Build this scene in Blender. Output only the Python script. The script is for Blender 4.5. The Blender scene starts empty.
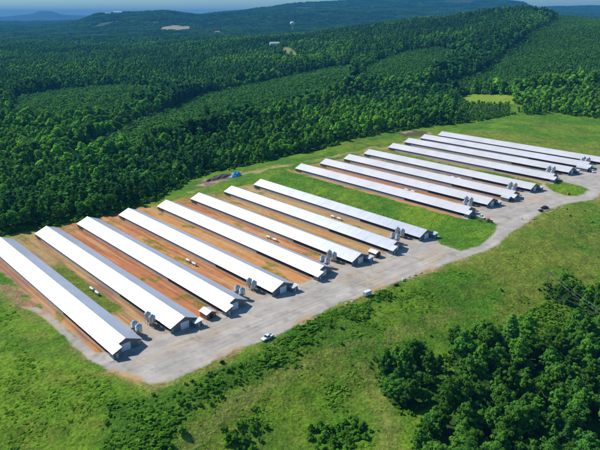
import bpy, math, random
import numpy as np
from mathutils import Vector, Matrix
R = math.radians
rng = np.random.default_rng(7)
random.seed(7)
sc = bpy.context.scene
C = sc.collection

# ------------------------------------------------------------------ camera
H, F = 118.0, 590.0
PIT = math.atan((225 - 16) / F)
cam_d = bpy.data.cameras.new('camera'); cam = bpy.data.objects.new('camera', cam_d); C.objects.link(cam)
cam.location = (0, 0, H); cam.rotation_euler = (math.pi / 2 - PIT, 0, 0)
cam_d.sensor_width = 36; cam_d.lens = 36 * F / 600; cam_d.clip_end = 90000; cam_d.clip_start = 1
sc.camera = cam

def ray(x, y):
    return np.array([(x - 300) / F, math.cos(PIT) + (225 - y) / F * math.sin(PIT), -math.sin(PIT) + (225 - y) / F * math.cos(PIT)])
def at(x, y, z):
    d = ray(x, y); t = (z - H) / d[2]
    return np.array([d[0] * t, d[1] * t])

# ------------------------------------------------------------------ numpy helpers
def _hash(ix, iy, s):
    h = (ix.astype(np.int64) * 374761393 + iy.astype(np.int64) * 668265263 + s * 974711) & 0x7fffffff
    h = ((h ^ (h >> 13)) * 1274126177) & 0x7fffffff
    return ((h ^ (h >> 16)) & 0xffff) / 65535.0
def vn(x, y, s=0):
    ix = np.floor(x); iy = np.floor(y); fx = x - ix; fy = y - iy
    fx = fx * fx * (3 - 2 * fx); fy = fy * fy * (3 - 2 * fy)
    a = _hash(ix, iy, s); b = _hash(ix + 1, iy, s); c = _hash(ix, iy + 1, s); d = _hash(ix + 1, iy + 1, s)
    return (a + (b - a) * fx) * (1 - fy) + (c + (d - c) * fx) * fy
def fbm(x, y, s=0, o=4):
    r = 0; a = .5; t = 0
    for k in range(o):
        r = r + a * vn(x * 2 ** k, y * 2 ** k, s + k * 17); t += a; a *= .5
    return r / t
def ss(t):
    t = np.clip(t, 0, 1); return t * t * (3 - 2 * t)
def lerp(a, b, t): return a + (b - a) * t
def inside(px, py, poly):
    r = np.zeros(px.shape, bool); n = len(poly)
    for i in range(n):
        x0, y0 = poly[i]; x1, y1 = poly[(i + 1) % n]
        if y0 == y1: continue
        c = ((y0 > py) != (y1 > py)) & (px < (x1 - x0) * (py - y0) / (y1 - y0) + x0)
        r ^= c
    return r
def dist(px, py, line, closed=False):
    d = np.full(px.shape, 1e9); n = len(line)
    for i in range(n if closed else n - 1):
        x0, y0 = line[i]; x1, y1 = line[(i + 1) % n]
        dx, dy = x1 - x0, y1 - y0; L = dx * dx + dy * dy + 1e-9
        t = np.clip(((px - x0) * dx + (py - y0) * dy) / L, 0, 1)
        d = np.minimum(d, np.hypot(px - x0 - t * dx, py - y0 - t * dy))
    return d
def sdist(px, py, poly):          # positive inside
    d = dist(px, py, poly, True); return np.where(inside(px, py, poly), d, -d)

# ------------------------------------------------------------------ site frame: v runs along the houses, u across them
ANG = R(-47.5)
BX, BY = math.cos(ANG), math.sin(ANG)
AX, AY = -BY, BX
def uv(X, Y): return X * AX + Y * AY, X * BX + Y * BY
def xy(u, v): return u * AX + v * BX, u * AY + v * BY

ZP = [0] * 8 + [3] * 4 + [6] * 4
front_px = [(123.7,338.7),(185,316.7),(235,298.3),(284,282),(325,265.5),(361,253.5),(396.5,241.5),(427,230),(470,207.3),(494,198),(516,191),(536,183.7),(557.3,173.1),(574,166.9),(590,162.2),(606,158.2)]
rear_px = [(1,236.5),(46,226),(87,216.5),(128,208),(165,200),(199,192.5),(232,185.5),(261,178.8),(302.5,163),(325,158.5),(349,154),(369,149),(391,143.4),(408,138),(425,134),(443,131)]
houses = []
for i in range(16):
    a = at(*front_px[i], ZP[i] + 5.4); b = at(*rear_px[i], ZP[i] + 5.4)
    ua, va = uv(*a); ub, vb = uv(*b)
    houses.append(dict(u=(ua + ub) / 2, vf=va, vr=vb, L=va - vb, z=ZP[i]))
HU = np.array([h['u'] for h in houses]); HF = np.array([h['vf'] for h in houses]); HR = np.array([h['vr'] for h in houses])
print('houses', [(round(h['u'], 1), round(h['vf'], 1), round(h['L'], 1)) for h in houses])

def P(u):
    return 3 * ss((u - HU[7] - 9) / (HU[8] - HU[7] - 18)) + 3 * ss((u - HU[11] - 9) / (HU[12] - HU[11] - 18)) + 2 * ss((u - HU[15] - 20) / 150)

def march(x, y, zf):
    d = ray(x, y); t = 60 * 1.003 ** np.arange(2200)
    X, Y, Z = d[0] * t, d[1] * t, H + d[2] * t
    k = np.argmax(Z < zf(X, Y)); return float(X[k]), float(Y[k])
edge_px = [(22,307),(43,318),(63,337),(83,355),(103,368),(118,375),(133,379),(147,385),(167,383),(200,368),(233,351),(267,341),(290,330),(313,317),(340,303),(365,295),(385,287),(400,282),(436,268),(467,258),(500,243),(523,225),(547,210),(572,203),(600,195),(640,184)]
E = [march(x, y, lambda X, Y: P(uv(X, Y)[0])) for x, y in edge_px]
E0 = np.array(E[0]); Eb = E0 - 330 * np.array([BX, BY])
E_full = [tuple(Eb)] + E + [(E[-1][0] + 700, E[-1][1] + 500)]
UPL = E_full + [(60000, 1000), (60000, 60000), (-30000, 40000), (-30000, Eb[1] + 200)]

# far relief: rows are distances, columns bearings, heights in metres
fx_cols = np.array([-500, 0, 30, 42, 52, 64, 100, 140, 165, 198, 230, 265, 300, 365, 430, 500, 518, 535, 560, 620, 1000.])
fy_rows = np.array([300, 500, 800, 1200, 1600, 2050, 2550, 3300, 4200, 5500, 7500, 9500, 13000, 21500, 26000.])
far = np.array([
 [-13,-13,-13,-13,-13,-13,-13,-13,-13,-13,-13,-12,-12, -8, -2,  3,  4,  5,  5,  6,  6],
 [-12,-12,-12,-12,-12,-12,-12,-12,-12,-12,-12,-11,-10, -6,  0,  3,  4,  5,  6,  7,  8],
 [-12,-11,-11,-11,-11,-10, -9, -8, -8, -8, -7, -6, -4,  0,  5, 10, 12, 14, 16, 19, 20],
 [-10, -9, -8, -8, -8, -7, -5, -4, -3,  0,  4,  8, 12, 22, 36, 48, 52, 54, 56, 54, 40],
 [ -8, -7, -6, -6, -5, -4, -2,  0,  2,  8, 15, 24, 32, 50, 70, 90, 96,100,100, 94, 60],
 [ -5, -4, -2, -2, -1,  0,  4,  6, 10, 22, 32, 42, 50, 74,101,132,136,134,121, 98, 60],
 [ -3,  0,  0,  0,  0,  2,  2,  4,  8, 14, 18, 22, 28, 48, 66, 88, 90, 92, 88, 80, 50],
 [  0,  2,  2,  2,  2,  2,  4,  8, 12, 12, 12, 14, 20, 34, 46, 55, 60, 60, 62, 60, 40],
 [  5,  5,  5,  5,  5,  5, 12, 40, 48, 38, 36, 36, 38, 44, 50, 60, 65, 70, 70, 60, 50],
 [ 18, 20, 22, 24, 26, 32,137,150,166,124,146,150,160,160,150,140,130,120,110,100, 80],
 [ 22, 25, 26, 28, 30, 36, 60, 80, 90,100,150,205,262,288,294,291,275,205,170,150,120],
 [ 25, 28, 30, 32, 34, 40, 50, 55, 60, 80,100,150,180,200,215,215,215,235,246,255,200],
 [ 30, 34, 36, 38, 40, 42, 48, 50, 55, 60, 70, 90,120,130,140,150,150,160,170,180,150],
 [ 80, 82,174,280,268,158,120, 90, 90, 90, 90, 90, 90, 90, 90, 90, 90, 90, 90, 90, 90],
 [100,104,104,104,104,104,104,104,104,104,104,104,104,104,104,104,104,104,104,104,104]], float)
def zfar(X, Y):
    rr = np.hypot(X, Y)
    azt = np.where((Y > 0) & (np.abs(X) < 1.6 * Y), X / np.where(Y > 1, Y, 1), np.sign(X) * 1.6)
    px = np.clip(300 + 626 * azt, -499, 999)
    d = np.where((Y > 0) & (np.abs(X) < 1.6 * Y), Y, rr * .53); d = np.clip(d, 301, 25999)
    j = np.clip(np.searchsorted(fx_cols, px) - 1, 0, len(fx_cols) - 2)
    i = np.clip(np.searchsorted(fy_rows, d) - 1, 0, len(fy_rows) - 2)
    tx = (px - fx_cols[j]) / (fx_cols[j + 1] - fx_cols[j]); tx = lerp(tx, ss(tx), .5)
    ty = np.log(d / fy_rows[i]) / np.log(fy_rows[i + 1] / fy_rows[i]); ty = lerp(ty, ss(ty), .6)
    z = lerp(lerp(far[i, j], far[i, j + 1], tx), lerp(far[i + 1, j], far[i + 1, j + 1], tx), ty)
    am = np.clip(d / 200, 1, 16)
    z = z + am * 1.3 * (fbm(X / 330, Y / 330, 5, 4) - .5) + np.clip((d - 1500) / 5000, 0, 1) * 34 * (fbm(X / 1700, Y / 1700, 9, 4) - .5)
    return z
DIPS = []
def zt(X, Y):
    X = np.asarray(X, float); Y = np.asarray(Y, float)
    sh = X.shape; X = np.atleast_1d(X).ravel(); Y = np.atleast_1d(Y).ravel()
    u, v = uv(X, Y)
    z = P(u)
    # land falls away on the near side of the yard
    s = np.where(inside(X, Y, UPL), 0, dist(X, Y, E_full))
    w = np.interp(X, [-120, -70, -30, 60, 110, 170], [75, 55, 44, 48, 70, 95])
    low = 9.5 * ss((s - 2) / w) + 5 * ss((s - 60) / 140)
    und = (fbm(X / 38, Y / 38, 21, 4) - .5) * 5.0 * ss((s - 4) / 30)
    nb = z - low + und
    # land behind the houses
    vr = np.interp(u, HU, HR); tb = vr - 14 - v
    back = np.interp(u, [0, HU[7], HU[11], HU[15] + 60], [-12, -9, 0, 3]) * ss(tb / 90)
    back = back + (fbm(X / 60, Y / 60, 31, 3) - .5) * 4.5 * ss((tb - 6) / 50)
    nb = nb + back
    nb = nb + (fbm(X / 75, Y / 75, 33, 3) - .5) * 7 * ss((u - HU[15] - 16) / 60) * ss((Y - 380) / 80)
    wf = np.maximum(ss((tb - 60) / 260), ss((Y - 620) / 200)); wf = np.maximum(wf, ss((np.hypot(X, Y) - 700) / 400))
    z = lerp(nb, zfar(X, Y), wf)
    for ln, dep, wd in DIPS:
        k = np.hypot(X, Y) > 300; dd_ = np.full(X.shape, 1e9); dd_[k] = dist(X[k], Y[k], ln); z = z - dep * np.exp(-(dd_ / wd) ** 2)
    return z.reshape(sh) if sh else float(z[0])
def gp(x, y): return march(x, y, zt)
def gpoly(pts): return [gp(*p) for p in pts]
_d = [(gpoly([(448,86),(467,77),(510,57),(547,33),(572,16)]), 14, 75), (gpoly([(0,168),(60,158),(130,124),(200,94),(270,79),(345,64),(420,48),(460,55)]), 9, 70), (gpoly([(0,100),(90,84),(180,80),(250,62)]), 8, 90)]
DIPS.extend(_d)

# ------------------------------------------------------------------ regions on the ground
for_edge = gpoly([(-60,243),(0,233),(60,222),(115,211.5),(150,199),(172,189),(182,181),(207,172.5),(235,167),(262,162),(277,157),(300,153),(320,147),(345,139),(395,129.5),(440,124),(470,121),(500,116),(512,114),(520,112),(553,111.5),(568,114),(600,118),(660,122)])
WOOD = for_edge + [(9000, 2500), (30000, 30000), (-30000, 30000), (-30000, 300)]
small_field = gpoly([(459,97.5),(464,94.5),(514,96),(514,104),(478,103.5),(462,101)])
gap_meadow = gpoly([(509,104),(514,103),(522,106.5),(540,107.5),(553,112),(545,113.5),(514,114),(509,114)])
plant1 = gpoly([(60,163),(100,141),(130,127),(200,97),(270,83),(330,69),(350,68),(353,76),(345,96),(300,108),(262,122),(215,132),(170,146),(120,163)])
plant2 = gpoly([(357,78),(377,63),(410,52),(433,49),(457,53),(461,60),(433,78),(400,88),(365,87)])
plant3 = gpoly([(482,74),(503,57),(522,41),(547,27),(572,17),(640,18),(660,80),(600,84),(560,86),(520,92),(450,93),(405,92),(440,85)])
plant4 = gpoly([(15,98),(60,90),(120,88),(170,92),(120,118),(60,128),(10,122)])
clear1 = gpoly([(157,31.2),(162,27),(175,25.3),(190,26.5),(192,30),(180,31.8)])
clear2 = gpoly([(208,33.2),(215,31),(224,30.8),(222,33),(212,35)])
clear3 = gpoly([(281,50),(284,47),(290,48),(298,55),(296,59),(291,56),(288,58),(283,54)])
for_frontA = gpoly([(381,392),(384,372),(398,362),(420,356),(438,362),(446,380),(440,404),(418,414),(396,410)])
for_frontB = gpoly([(404,475),(424,432),(450,406),(458,376),(448,362),(455,350),(478,341),(500,331),(522,335),(541,345),(560,330),(585,325),(610,318),(700,318),(760,520),(404,520)])
for_frontC = gpoly([(546,292),(556,284),(572,280),(574,290),(598,290),(625,286),(640,330),(602,326),(585,318),(575,309),(556,303)])
scrubD = gpoly([(500,331),(512,322),(548,300),(556,304),(590,322),(560,332),(541,346),(522,336)])
yard_in = [xy(HU[i], HF[i] - 2) for i in range(16)]
v0 = uv(*E[6])[1]
yard = E + [xy(HU[15] + 90, HF[15] + 10)] + [xy(HU[15] + 70, HF[15] - 6)] + yard_in[::-1] + [xy(HU[0] - 8.5, HF[0] - 6), gp(95,352), gp(66,328), gp(40,308)]
wedgeB = gpoly([(428,219),(434,236),(441,244),(460,251),(480,246),(495,232),(497,225),(485,219.5),(470,216),(440,206)])
wedgeC = gpoly([(532,176),(545,186),(552,191),(567,196),(583,195),(590,190),(580,186),(562,182),(545,175)])
bank = gpoly([(118,395),(150,392),(180,386),(215,370),(300,326),(345,303),(392,287),(408,290),(392,302),(335,334),(292,356),(256,386),(205,412),(165,440),(150,460),(80,470),(100,430)])
track = [gp(*p) for p in [(185,446),(212,425),(245,399),(290,371),(335,352),(362,345),(402,335),(455,312)]]
track2 = [gp(*p) for p in [(356,350),(366,372),(380,400),(390,430),(392,455)]]
rear_track = [gp(*p) for p in [(192,192),(205,187),(222,181),(245,174),(275,168),(300,163),(318,161),(345,154),(372,147)]]
def arc(px, n=24):
    p = np.array([gp(*q) for q in px]); t = np.linspace(0, len(p) - 1, n); out = []
    for s_ in t:
        w_ = np.exp(-((np.arange(len(p)) - s_) / .75) ** 2); out.append(tuple((w_[:, None] * p).sum(0) / w_.sum()))
    return out
ruts = [arc(q) for q in ([(128,352),(150,368),(205,355),(290,320),(380,280),(450,252),(520,218),(600,180)], [(188,330),(200,345),(240,332),(320,298),(400,270),(470,240),(560,200)], [(240,310),(262,322),(300,302),(360,285),(440,258)], [(290,292),(310,300),(350,284),(400,262)], [(140,345),(165,352),(215,340),(255,318)], [(150,375),(210,352),(280,318),(345,292),(420,266),(480,243)], [(330,274),(350,276),(380,262),(420,246)], [(475,214),(495,218),(512,214),(530,205),(560,194),(600,184)])]
mound_dark = gpoly([(398,134),(412,131),(428,132),(432,134),(420,136),(405,137)])
heap = gpoly([(196,187),(205,180),(222,175),(240,172),(240,175),(226,180),(206,187)])

GR = np.array([.078, .200, .010]); GR2 = np.array([.145, .255, .014]); GRD = np.array([.055, .150, .011]); OLV = np.array([.20, .225, .030])
GRV = np.array([.43, .388, .335]); TAN = np.array([.50, .37, .22]); RED = np.array([.49, .19, .075]); ORG = np.array([.57, .27, .09]); OCH = np.array([.48, .30, .12]); PNK = np.array([.42, .22, .13])
FLOOR = np.array([.030, .070, .014]); STRAW = np.array([.25, .25, .06])
gapcol = {0: (PNK, ORG), 1: (PNK, OCH), 2: (RED, RED), 3: (RED, ORG), 4: (ORG, ORG), 5: (RED, ORG), 6: (OCH, ORG), 7: (OCH, OCH), 8: (ORG, OCH), 9: (RED, ORG), 10: (PNK, OCH), 11: (PNK, TAN), 12: (OCH, PNK), 13: (TAN, OCH), 14: (TAN, PNK), 15: (TAN, TAN), 16: (OLV, OLV)}

def ground_colour(X, Y):
    n = len(X); u, v = uv(X, Y)
    n1 = fbm(X / 26, Y / 26, 3, 5); n2 = fbm(X / 7, Y / 7, 4, 4); n3 = fbm(X / 90, Y / 90, 6, 3); n4 = fbm(X / 2.2, Y / 2.2, 8, 2)
    def m(a): return np.clip(a, 0, 1)[:, None]
    col = lerp(GR[None], GR2[None], m((n1 - .38) * 4))
    col = lerp(col, OLV[None], m((n3 * .6 + n2 * .4 - .56) * 7) * .6)
    col = lerp(col, GRD[None], m((fbm(X / 14, Y / 14, 77, 4) - .55) * 7) * .55)
    kind = np.ones(n) * 1.0                     # 1 grass, 0 bare
    cls = np.zeros(n, int)                      # 0 ground 1 gravel 2 dirt
    # olive field right of the yard and beyond the last house
    E_d = dist(X, Y, E_full); out = ~inside(X, Y, UPL)
    f = ss((X - 55) / 50) * out * np.clip((n1 + n2 * .5 - .42) * 3, 0, 1)
    col = lerp(col, (OLV * 1.0)[None], m(f) * .75)
    f = ss((u - HU[15] - 8) / 8) * ss((HU[15] + 60 + 40 * n3 - u) / 30) * (v > -330) * np.clip((n2 - .2) * 3, 0, 1)
    col = lerp(col, OLV[None] * 1.05, m(f) * .75)
    # bank
    sb = sdist(X, Y, bank); f = ss((sb + 14 * (fbm(X / 9, Y / 9, 130, 3) - .45) + 2) / 6)
    col = lerp(col, lerp(GRD, GR, .35)[None], m(f) * .8)
    for tr, w in ((track, 5), (track2, 5.5)):
        d = dist(X, Y, tr) + 7 * (n2 - .5); f = ss((w - d) / 4) * np.clip((n4 + n1 - .62) * 2, 0, 1)
        col = lerp(col, STRAW[None], m(f) * .6)
    # verge strip
    f = ss((7 - E_d) / 3) * out * np.clip((n2 - .42) * 5, 0, 1)
    col = lerp(col, lerp(STRAW, OLV, .5)[None], m(f) * .7)
    # worked ground round the houses
    gi = np.searchsorted(HU, u); vr = np.interp(u, HU, HR); vf = np.interp(u, HU, HF)
    dnear = np.min(np.abs(u[:, None] - HU[None]), axis=1)
    inrow = ss((v - vr + 9 + 16 * (n1 - .45)) / 3) * ss((vf + 1 - v) / 3)
    streak = fbm(u / 1.1, v / 30, 40, 4); blotch = fbm(u / 6, v / 16, 44, 4)
    for g in range(0, 17):
        sel = gi == g
        if not sel.any(): continue
        c0, c1 = gapcol[g]
        vv = (vf - v) / 147.0            # 0 front 1 rear
        c = lerp(c0[None], c1[None], m((blotch - .38) * 5))
        c = lerp(c, (c0 * .62)[None], m((streak - .56) * 7) * .8)
        c = lerp(c, (TAN * 1.05)[None], m((.40 - streak) * 8) * .55)
        f = inrow.copy()
        if g == 0: f *= ss((u - HU[0] + 12 + 5 * (n2 - .5)) / 2.0)
        if g in (8, 12):
            f *= np.maximum(ss((10.5 + 3 * (n2 - .5) - np.minimum(dnear, 50)) / 1.6), 0)
        if g == 16: f *= ss((9.5 - dnear) / 1.5)
        col = np.where(sel[:, None], lerp(col, c, m(f)), col)
        kind = np.where(sel, kind * (1 - f), kind); cls = np.where(sel & (f > .5), 2, cls)
        # weeds in the strips
        mid = (HU[g - 1] + HU[g]) / 2 if 0 < g < 16 else 0
        if g == 1: wz = ss((4.6 + 3 * (n2 - .5) - np.abs(u - mid + 1.5)) / 2) * (.25 + .75 * ss((.72 - vv) / .1)) * ss((vv - .18) / .06)
        elif g in (9, 10, 11, 6, 7, 4, 3): wz = ss((blotch + n2 * .5 - .92) / .09) * .7
        elif g in (2, 5): wz = ss((blotch + n2 * .5 - .93) / .08) * .7 + ss((.22 - vv) / .05) * ss((n2 - .5) / .1) * .6
        else: wz = ss((blotch + n2 * .5 - .88) / .08) * .6
        wz = np.clip(wz + ss((vv - .9) / .08) * np.clip((n2 - .35) * 3, 0, 1) * .6, 0, 1) * f
        gw = lerp(GR2, OLV, .55)
        col = np.where(sel[:, None], lerp(col, gw[None] * .85, m(wz)), col)
        kind = np.where(sel, np.maximum(kind, wz), kind)
        # mown look of the green gaps and gravel pads between the pairs at the bins
        if g in (1, 3, 5, 7, 9, 11, 13, 15):
            f = ss((.13 - vv + .02 * (n2 - .5)) / .03) * inrow
            col = np.where(sel[:, None], lerp(col, lerp(GRV, TAN, .25)[None], m(f) * .85), col)
            kind = np.where(sel, kind * (1 - f), kind)
            cls = np.where(sel & (f > .5), 1, cls)
    # darker ground line under each eave
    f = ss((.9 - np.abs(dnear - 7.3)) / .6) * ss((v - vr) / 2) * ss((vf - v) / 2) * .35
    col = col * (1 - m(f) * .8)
    # gravel yard
    s = np.maximum(sdist(X, Y, yard), -50); s = s + 2.2 * (n2 - .5) + 1.2 * (n4 - .5)
    for w in (wedgeB, wedgeC): s = np.minimum(s, -sdist(X, Y, w) + 1.5 * (n2 - .5))
    f = ss((s + .6) / 1.6)
    g = lerp(GRV[None] * .92, GRV[None] * 1.1, m((fbm(X / 9, Y / 9, 50, 4) - .35) * 3))
    g = lerp(g, (TAN * .95)[None], m((fbm(u / 22, v / 7, 51, 5) - .53) * 6) * .42)
    tr_ = np.abs(np.sin((v + 5 * fbm(u / 45, v / 45, 52, 2)) * 1.25)) ; g = g * (1 + .05 * (m(tr_) - .5) + .30 * (m(fbm(u / 34, v / 1.1, 53, 3)) - .5))
    g = g * (1 - .18 * m((fbm(X / 3, Y / 3, 54, 3) - .6) * 6))
    for k, ln in enumerate(ruts):
        d_ = dist(X, Y, ln) + .5 * (n4 - .5); rt = np.exp(-((d_ - 1.0) / .45) ** 2) * np.clip((fbm(X / 12, Y / 12, 120 + k, 3) - .3) * 4, 0, 1)
        g = g * (1 - .16 * m(rt)) if k % 2 else g * (1 + .10 * m(rt))
    col = lerp(col, g, m(f)); kind = kind * (1 - f); cls = np.where(f > .5, 1, cls)
    # orange spoil at the yard's outer edge
    f = ss((3.2 - np.abs(E_d - .5)) / 2.2) * np.clip((fbm(X / 12, Y / 12, 60, 3) - .55) * 8, 0, 1) * np.interp(X, [-60, -20], [.25, 1])
    col = lerp(col, lerp(TAN, ORG, .3)[None] * .9, m(f) * .75)
    e7 = dist(X, Y, [gp(112, 372), gp(140, 381)]); f = ss((3.2 + 3 * (n2 - .5) - e7) / 3)
    col = lerp(col, OCH[None], m(f) * .8)
    pth = ss((4.5 - dist(X, Y, [gp(5, 285), gp(25, 303), gp(42, 312)])) / 3)
    col = lerp(col, PNK[None], m(pth * np.clip((n2 - .3) * 3, 0, 1)) * .8)
    rr_ = dist(X, Y, rear_track) + 9 * (n2 - .5); f = ss((5 - rr_) / 3) * np.clip((n1 - .36) * 5, 0, 1)
    col = lerp(col, lerp(TAN, OCH, .4)[None] * .95, m(f) * .8)
    for pl, cc, k in ((mound_dark, np.array([.12, .085, .05]), .9), (heap, np.array([.20, .12, .09]), .9)):
        f = ss((sdist(X, Y, pl) + 3 * (n2 - .4) + 2) / 3.0)
        col = lerp(col, lerp(cc[None], (TAN * .9)[None], m((n2 - .5) * 5)), m(f) * k)
    # forest floor
    far_m = np.hypot(X, Y) > 130
    sw = np.full(n, -50.)
    idx = far_m
    inw = inside(X, Y, WOOD) & ~inside(X, Y, small_field) & ~inside(X, Y, gap_meadow)
    for c_ in (clear1, clear2, clear3): inw &= ~inside(X, Y, c_)
    for p_ in (for_frontA, for_frontB, for_frontC): inw |= inside(X, Y, p_)
    fl = lerp(FLOOR[None], GRD[None] * .9, m((n1 - .4) * 3))
    fl = np.where((np.hypot(X, Y) > 5200)[:, None], lerp(np.array([.022, .05, .014])[None], np.array([.05, .085, .024])[None], m((fbm(X / 900, Y / 900, 66, 5) - .45) * 5)), fl)
    for p_ in (plant1, plant2, plant3, plant4):
        fl = np.where(inside(X, Y, p_)[:, None], np.array([.035, .075, .014])[None], fl)
    col = np.where(inw[:, None], fl, col)
    cr = np.array([.34, .30, .20])
    for c_, cc in ((clear1, cr), (clear2, cr), (clear3, np.array([.22, .22, .09]))):
        col = np.where(inside(X, Y, c_)[:, None], cc[None] * (.85 + .3 * n1[:, None]), col)
    col = np.where(inside(X, Y, small_field)[:, None], np.array([.22, .32, .025])[None] * (.9 + .2 * n1[:, None]), col)
    return col, kind, cls

# ------------------------------------------------------------------ node helpers
def mat(name):
    m = bpy.data.materials.new(name); m.use_nodes = True; nt = m.node_tree
    return m, nt, nt.nodes['Principled BSDF'], nt.nodes['Material Output']
def N(nt, t, **k):
    n = nt.nodes.new(t)
    for a, b in k.items(): setattr(n, a, b)
    return n
def noise(nt, vec, scale, det=4, rough=.6):
    n = N(nt, 'ShaderNodeTexNoise'); n.inputs['Scale'].default_value = scale; n.inputs['Detail'].default_value = det
    n.inputs['Roughness'].default_value = rough; nt.links.new(vec, n.inputs['Vector']); return n
def remap(nt, val, a, b, c, d):
    n = N(nt, 'ShaderNodeMapRange'); nt.links.new(val, n.inputs[0])
    for i, x in enumerate((a, b, c, d)): n.inputs[i + 1].default_value = x
    return n.outputs[0]
def mulcol(nt, col, val):
    n = N(nt, 'ShaderNodeVectorMath', operation='SCALE'); nt.links.new(col, n.inputs[0]); nt.links.new(val, n.inputs['Scale']); return n.outputs[0]
def mixc(nt, f, a, b):
    n = N(nt, 'ShaderNodeMix', data_type='RGBA')
    for s, i in ((f, 0), (a, 6), (b, 7)):
        if hasattr(s, 'is_linked'): nt.links.new(s, n.inputs[i])
        else: n.inputs[i].default_value = s
    return n.outputs[2]
def c4(c): return (c[0], c[1], c[2], 1)

def ground_mat():
    m, nt, b, o = mat('ground_surface')
    a = N(nt, 'ShaderNodeAttribute', attribute_name='col'); k = N(nt, 'ShaderNodeAttribute', attribute_name='kind')
    g = N(nt, 'ShaderNodeNewGeometry'); pos = g.outputs['Position']
    n1 = noise(nt, pos, .9, 5, .7); n2 = noise(nt, pos, .22, 5, .65); n3 = noise(nt, pos, 3.2, 3, .6)
    gr = N(nt, 'ShaderNodeMath', operation='MULTIPLY'); nt.links.new(remap(nt, n1.outputs[0], .3, .7, .52, 1.5), gr.inputs[0]); nt.links.new(remap(nt, n2.outputs[0], .3, .7, .68, 1.32), gr.inputs[1])
    ba = N(nt, 'ShaderNodeMath', operation='MULTIPLY'); nt.links.new(remap(nt, n3.outputs[0], .3, .7, .88, 1.12), ba.inputs[0]); nt.links.new(remap(nt, n2.outputs[0], .3, .7, .9, 1.1), ba.inputs[1])
    mx = N(nt, 'ShaderNodeMix', data_type='FLOAT'); nt.links.new(k.outputs['Fac'], mx.inputs[0]); nt.links.new(ba.outputs[0], mx.inputs[2]); nt.links.new(gr.outputs[0], mx.inputs[3])
    nt.links.new(mulcol(nt, a.outputs['Color'], mx.outputs[0]), b.inputs['Base Color'])
    b.inputs['Roughness'].default_value = .95; b.inputs['Specular IOR Level'].default_value = .15
    bp = N(nt, 'ShaderNodeBump'); bp.inputs['Distance'].default_value = .8; hs = N(nt, 'ShaderNodeMath', operation='MULTIPLY_ADD'); nt.links.new(n2.outputs[0], hs.inputs[0]); hs.inputs[1].default_value = 2.2; nt.links.new(n1.outputs[0], hs.inputs[2]); nt.links.new(hs.outputs[0], bp.inputs['Height'])
    nt.links.new(remap(nt, k.outputs['Fac'], 0, 1, .12, .9), bp.inputs['Strength']); nt.links.new(bp.outputs[0], b.inputs['Normal'])
    return m
def plain(name, col, rough=.6, metal=0, var=.12, scale=1.5, spec=.4):
    m, nt, b, o = mat(name)
    tc = N(nt, 'ShaderNodeTexCoord'); n = noise(nt, tc.outputs['Object'], scale, 4)
    rgb = N(nt, 'ShaderNodeRGB'); rgb.outputs[0].default_value = c4(col)
    nt.links.new(mulcol(nt, rgb.outputs[0], remap(nt, n.outputs[0], .3, .7, 1 - var, 1 + var)), b.inputs['Base Color'])
    b.inputs['Roughness'].default_value = rough; b.inputs['Metallic'].default_value = metal; b.inputs['Specular IOR Level'].default_value = spec
    return m
def roof_mat(name, base, metal, rough):
    m, nt, b, o = mat(name)
    tc = N(nt, 'ShaderNodeTexCoord'); sep = N(nt, 'ShaderNodeSeparateXYZ'); nt.links.new(tc.outputs['Object'], sep.inputs[0])
    dv = N(nt, 'ShaderNodeMath', operation='MULTIPLY'); dv.inputs[1].default_value = 1 / .92; nt.links.new(sep.outputs[0], dv.inputs[0])
    fl = N(nt, 'ShaderNodeMath', operation='FLOOR'); nt.links.new(dv.outputs[0], fl.inputs[0])
    wn = N(nt, 'ShaderNodeTexWhiteNoise', noise_dimensions='1D'); nt.links.new(fl.outputs[0], wn.inputs['W'])
    fr = N(nt, 'ShaderNodeMath', operation='FRACT'); nt.links.new(dv.outputs[0], fr.inputs[0])
    seam = remap(nt, fr.outputs[0], 0, .08, .93, 1)
    mp = N(nt, 'ShaderNodeMapping'); mp.inputs['Scale'].default_value = (.9, .12, .12); nt.links.new(tc.outputs['Object'], mp.inputs[0])
    st = noise(nt, mp.outputs[0], 1.0, 5, .7); big = noise(nt, tc.outputs['Object'], .07, 3)
    v = N(nt, 'ShaderNodeMath', operation='MULTIPLY'); nt.links.new(remap(nt, wn.outputs[0], 0, 1, .975, 1.02), v.inputs[0]); nt.links.new(seam, v.inputs[1])
    v2 = N(nt, 'ShaderNodeMath', operation='MULTIPLY'); nt.links.new(v.outputs[0], v2.inputs[0]); nt.links.new(remap(nt, st.outputs[0], .3, .7, .97, 1.02), v2.inputs[1])
    v3 = N(nt, 'ShaderNodeMath', operation='MULTIPLY'); nt.links.new(v2.outputs[0], v3.inputs[0]); nt.links.new(remap(nt, big.outputs[0], .35, .65, .93, 1.05), v3.inputs[1])
    rgb = N(nt, 'ShaderNodeRGB'); rgb.outputs[0].default_value = c4(base)
    nt.links.new(mulcol(nt, rgb.outputs[0], v3.outputs[0]), b.inputs['Base Color'])
    b.inputs['Metallic'].default_value = metal
    nt.links.new(remap(nt, st.outputs[0], .3, .7, rough - .05, rough + .07), b.inputs['Roughness'])
    return m
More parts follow.
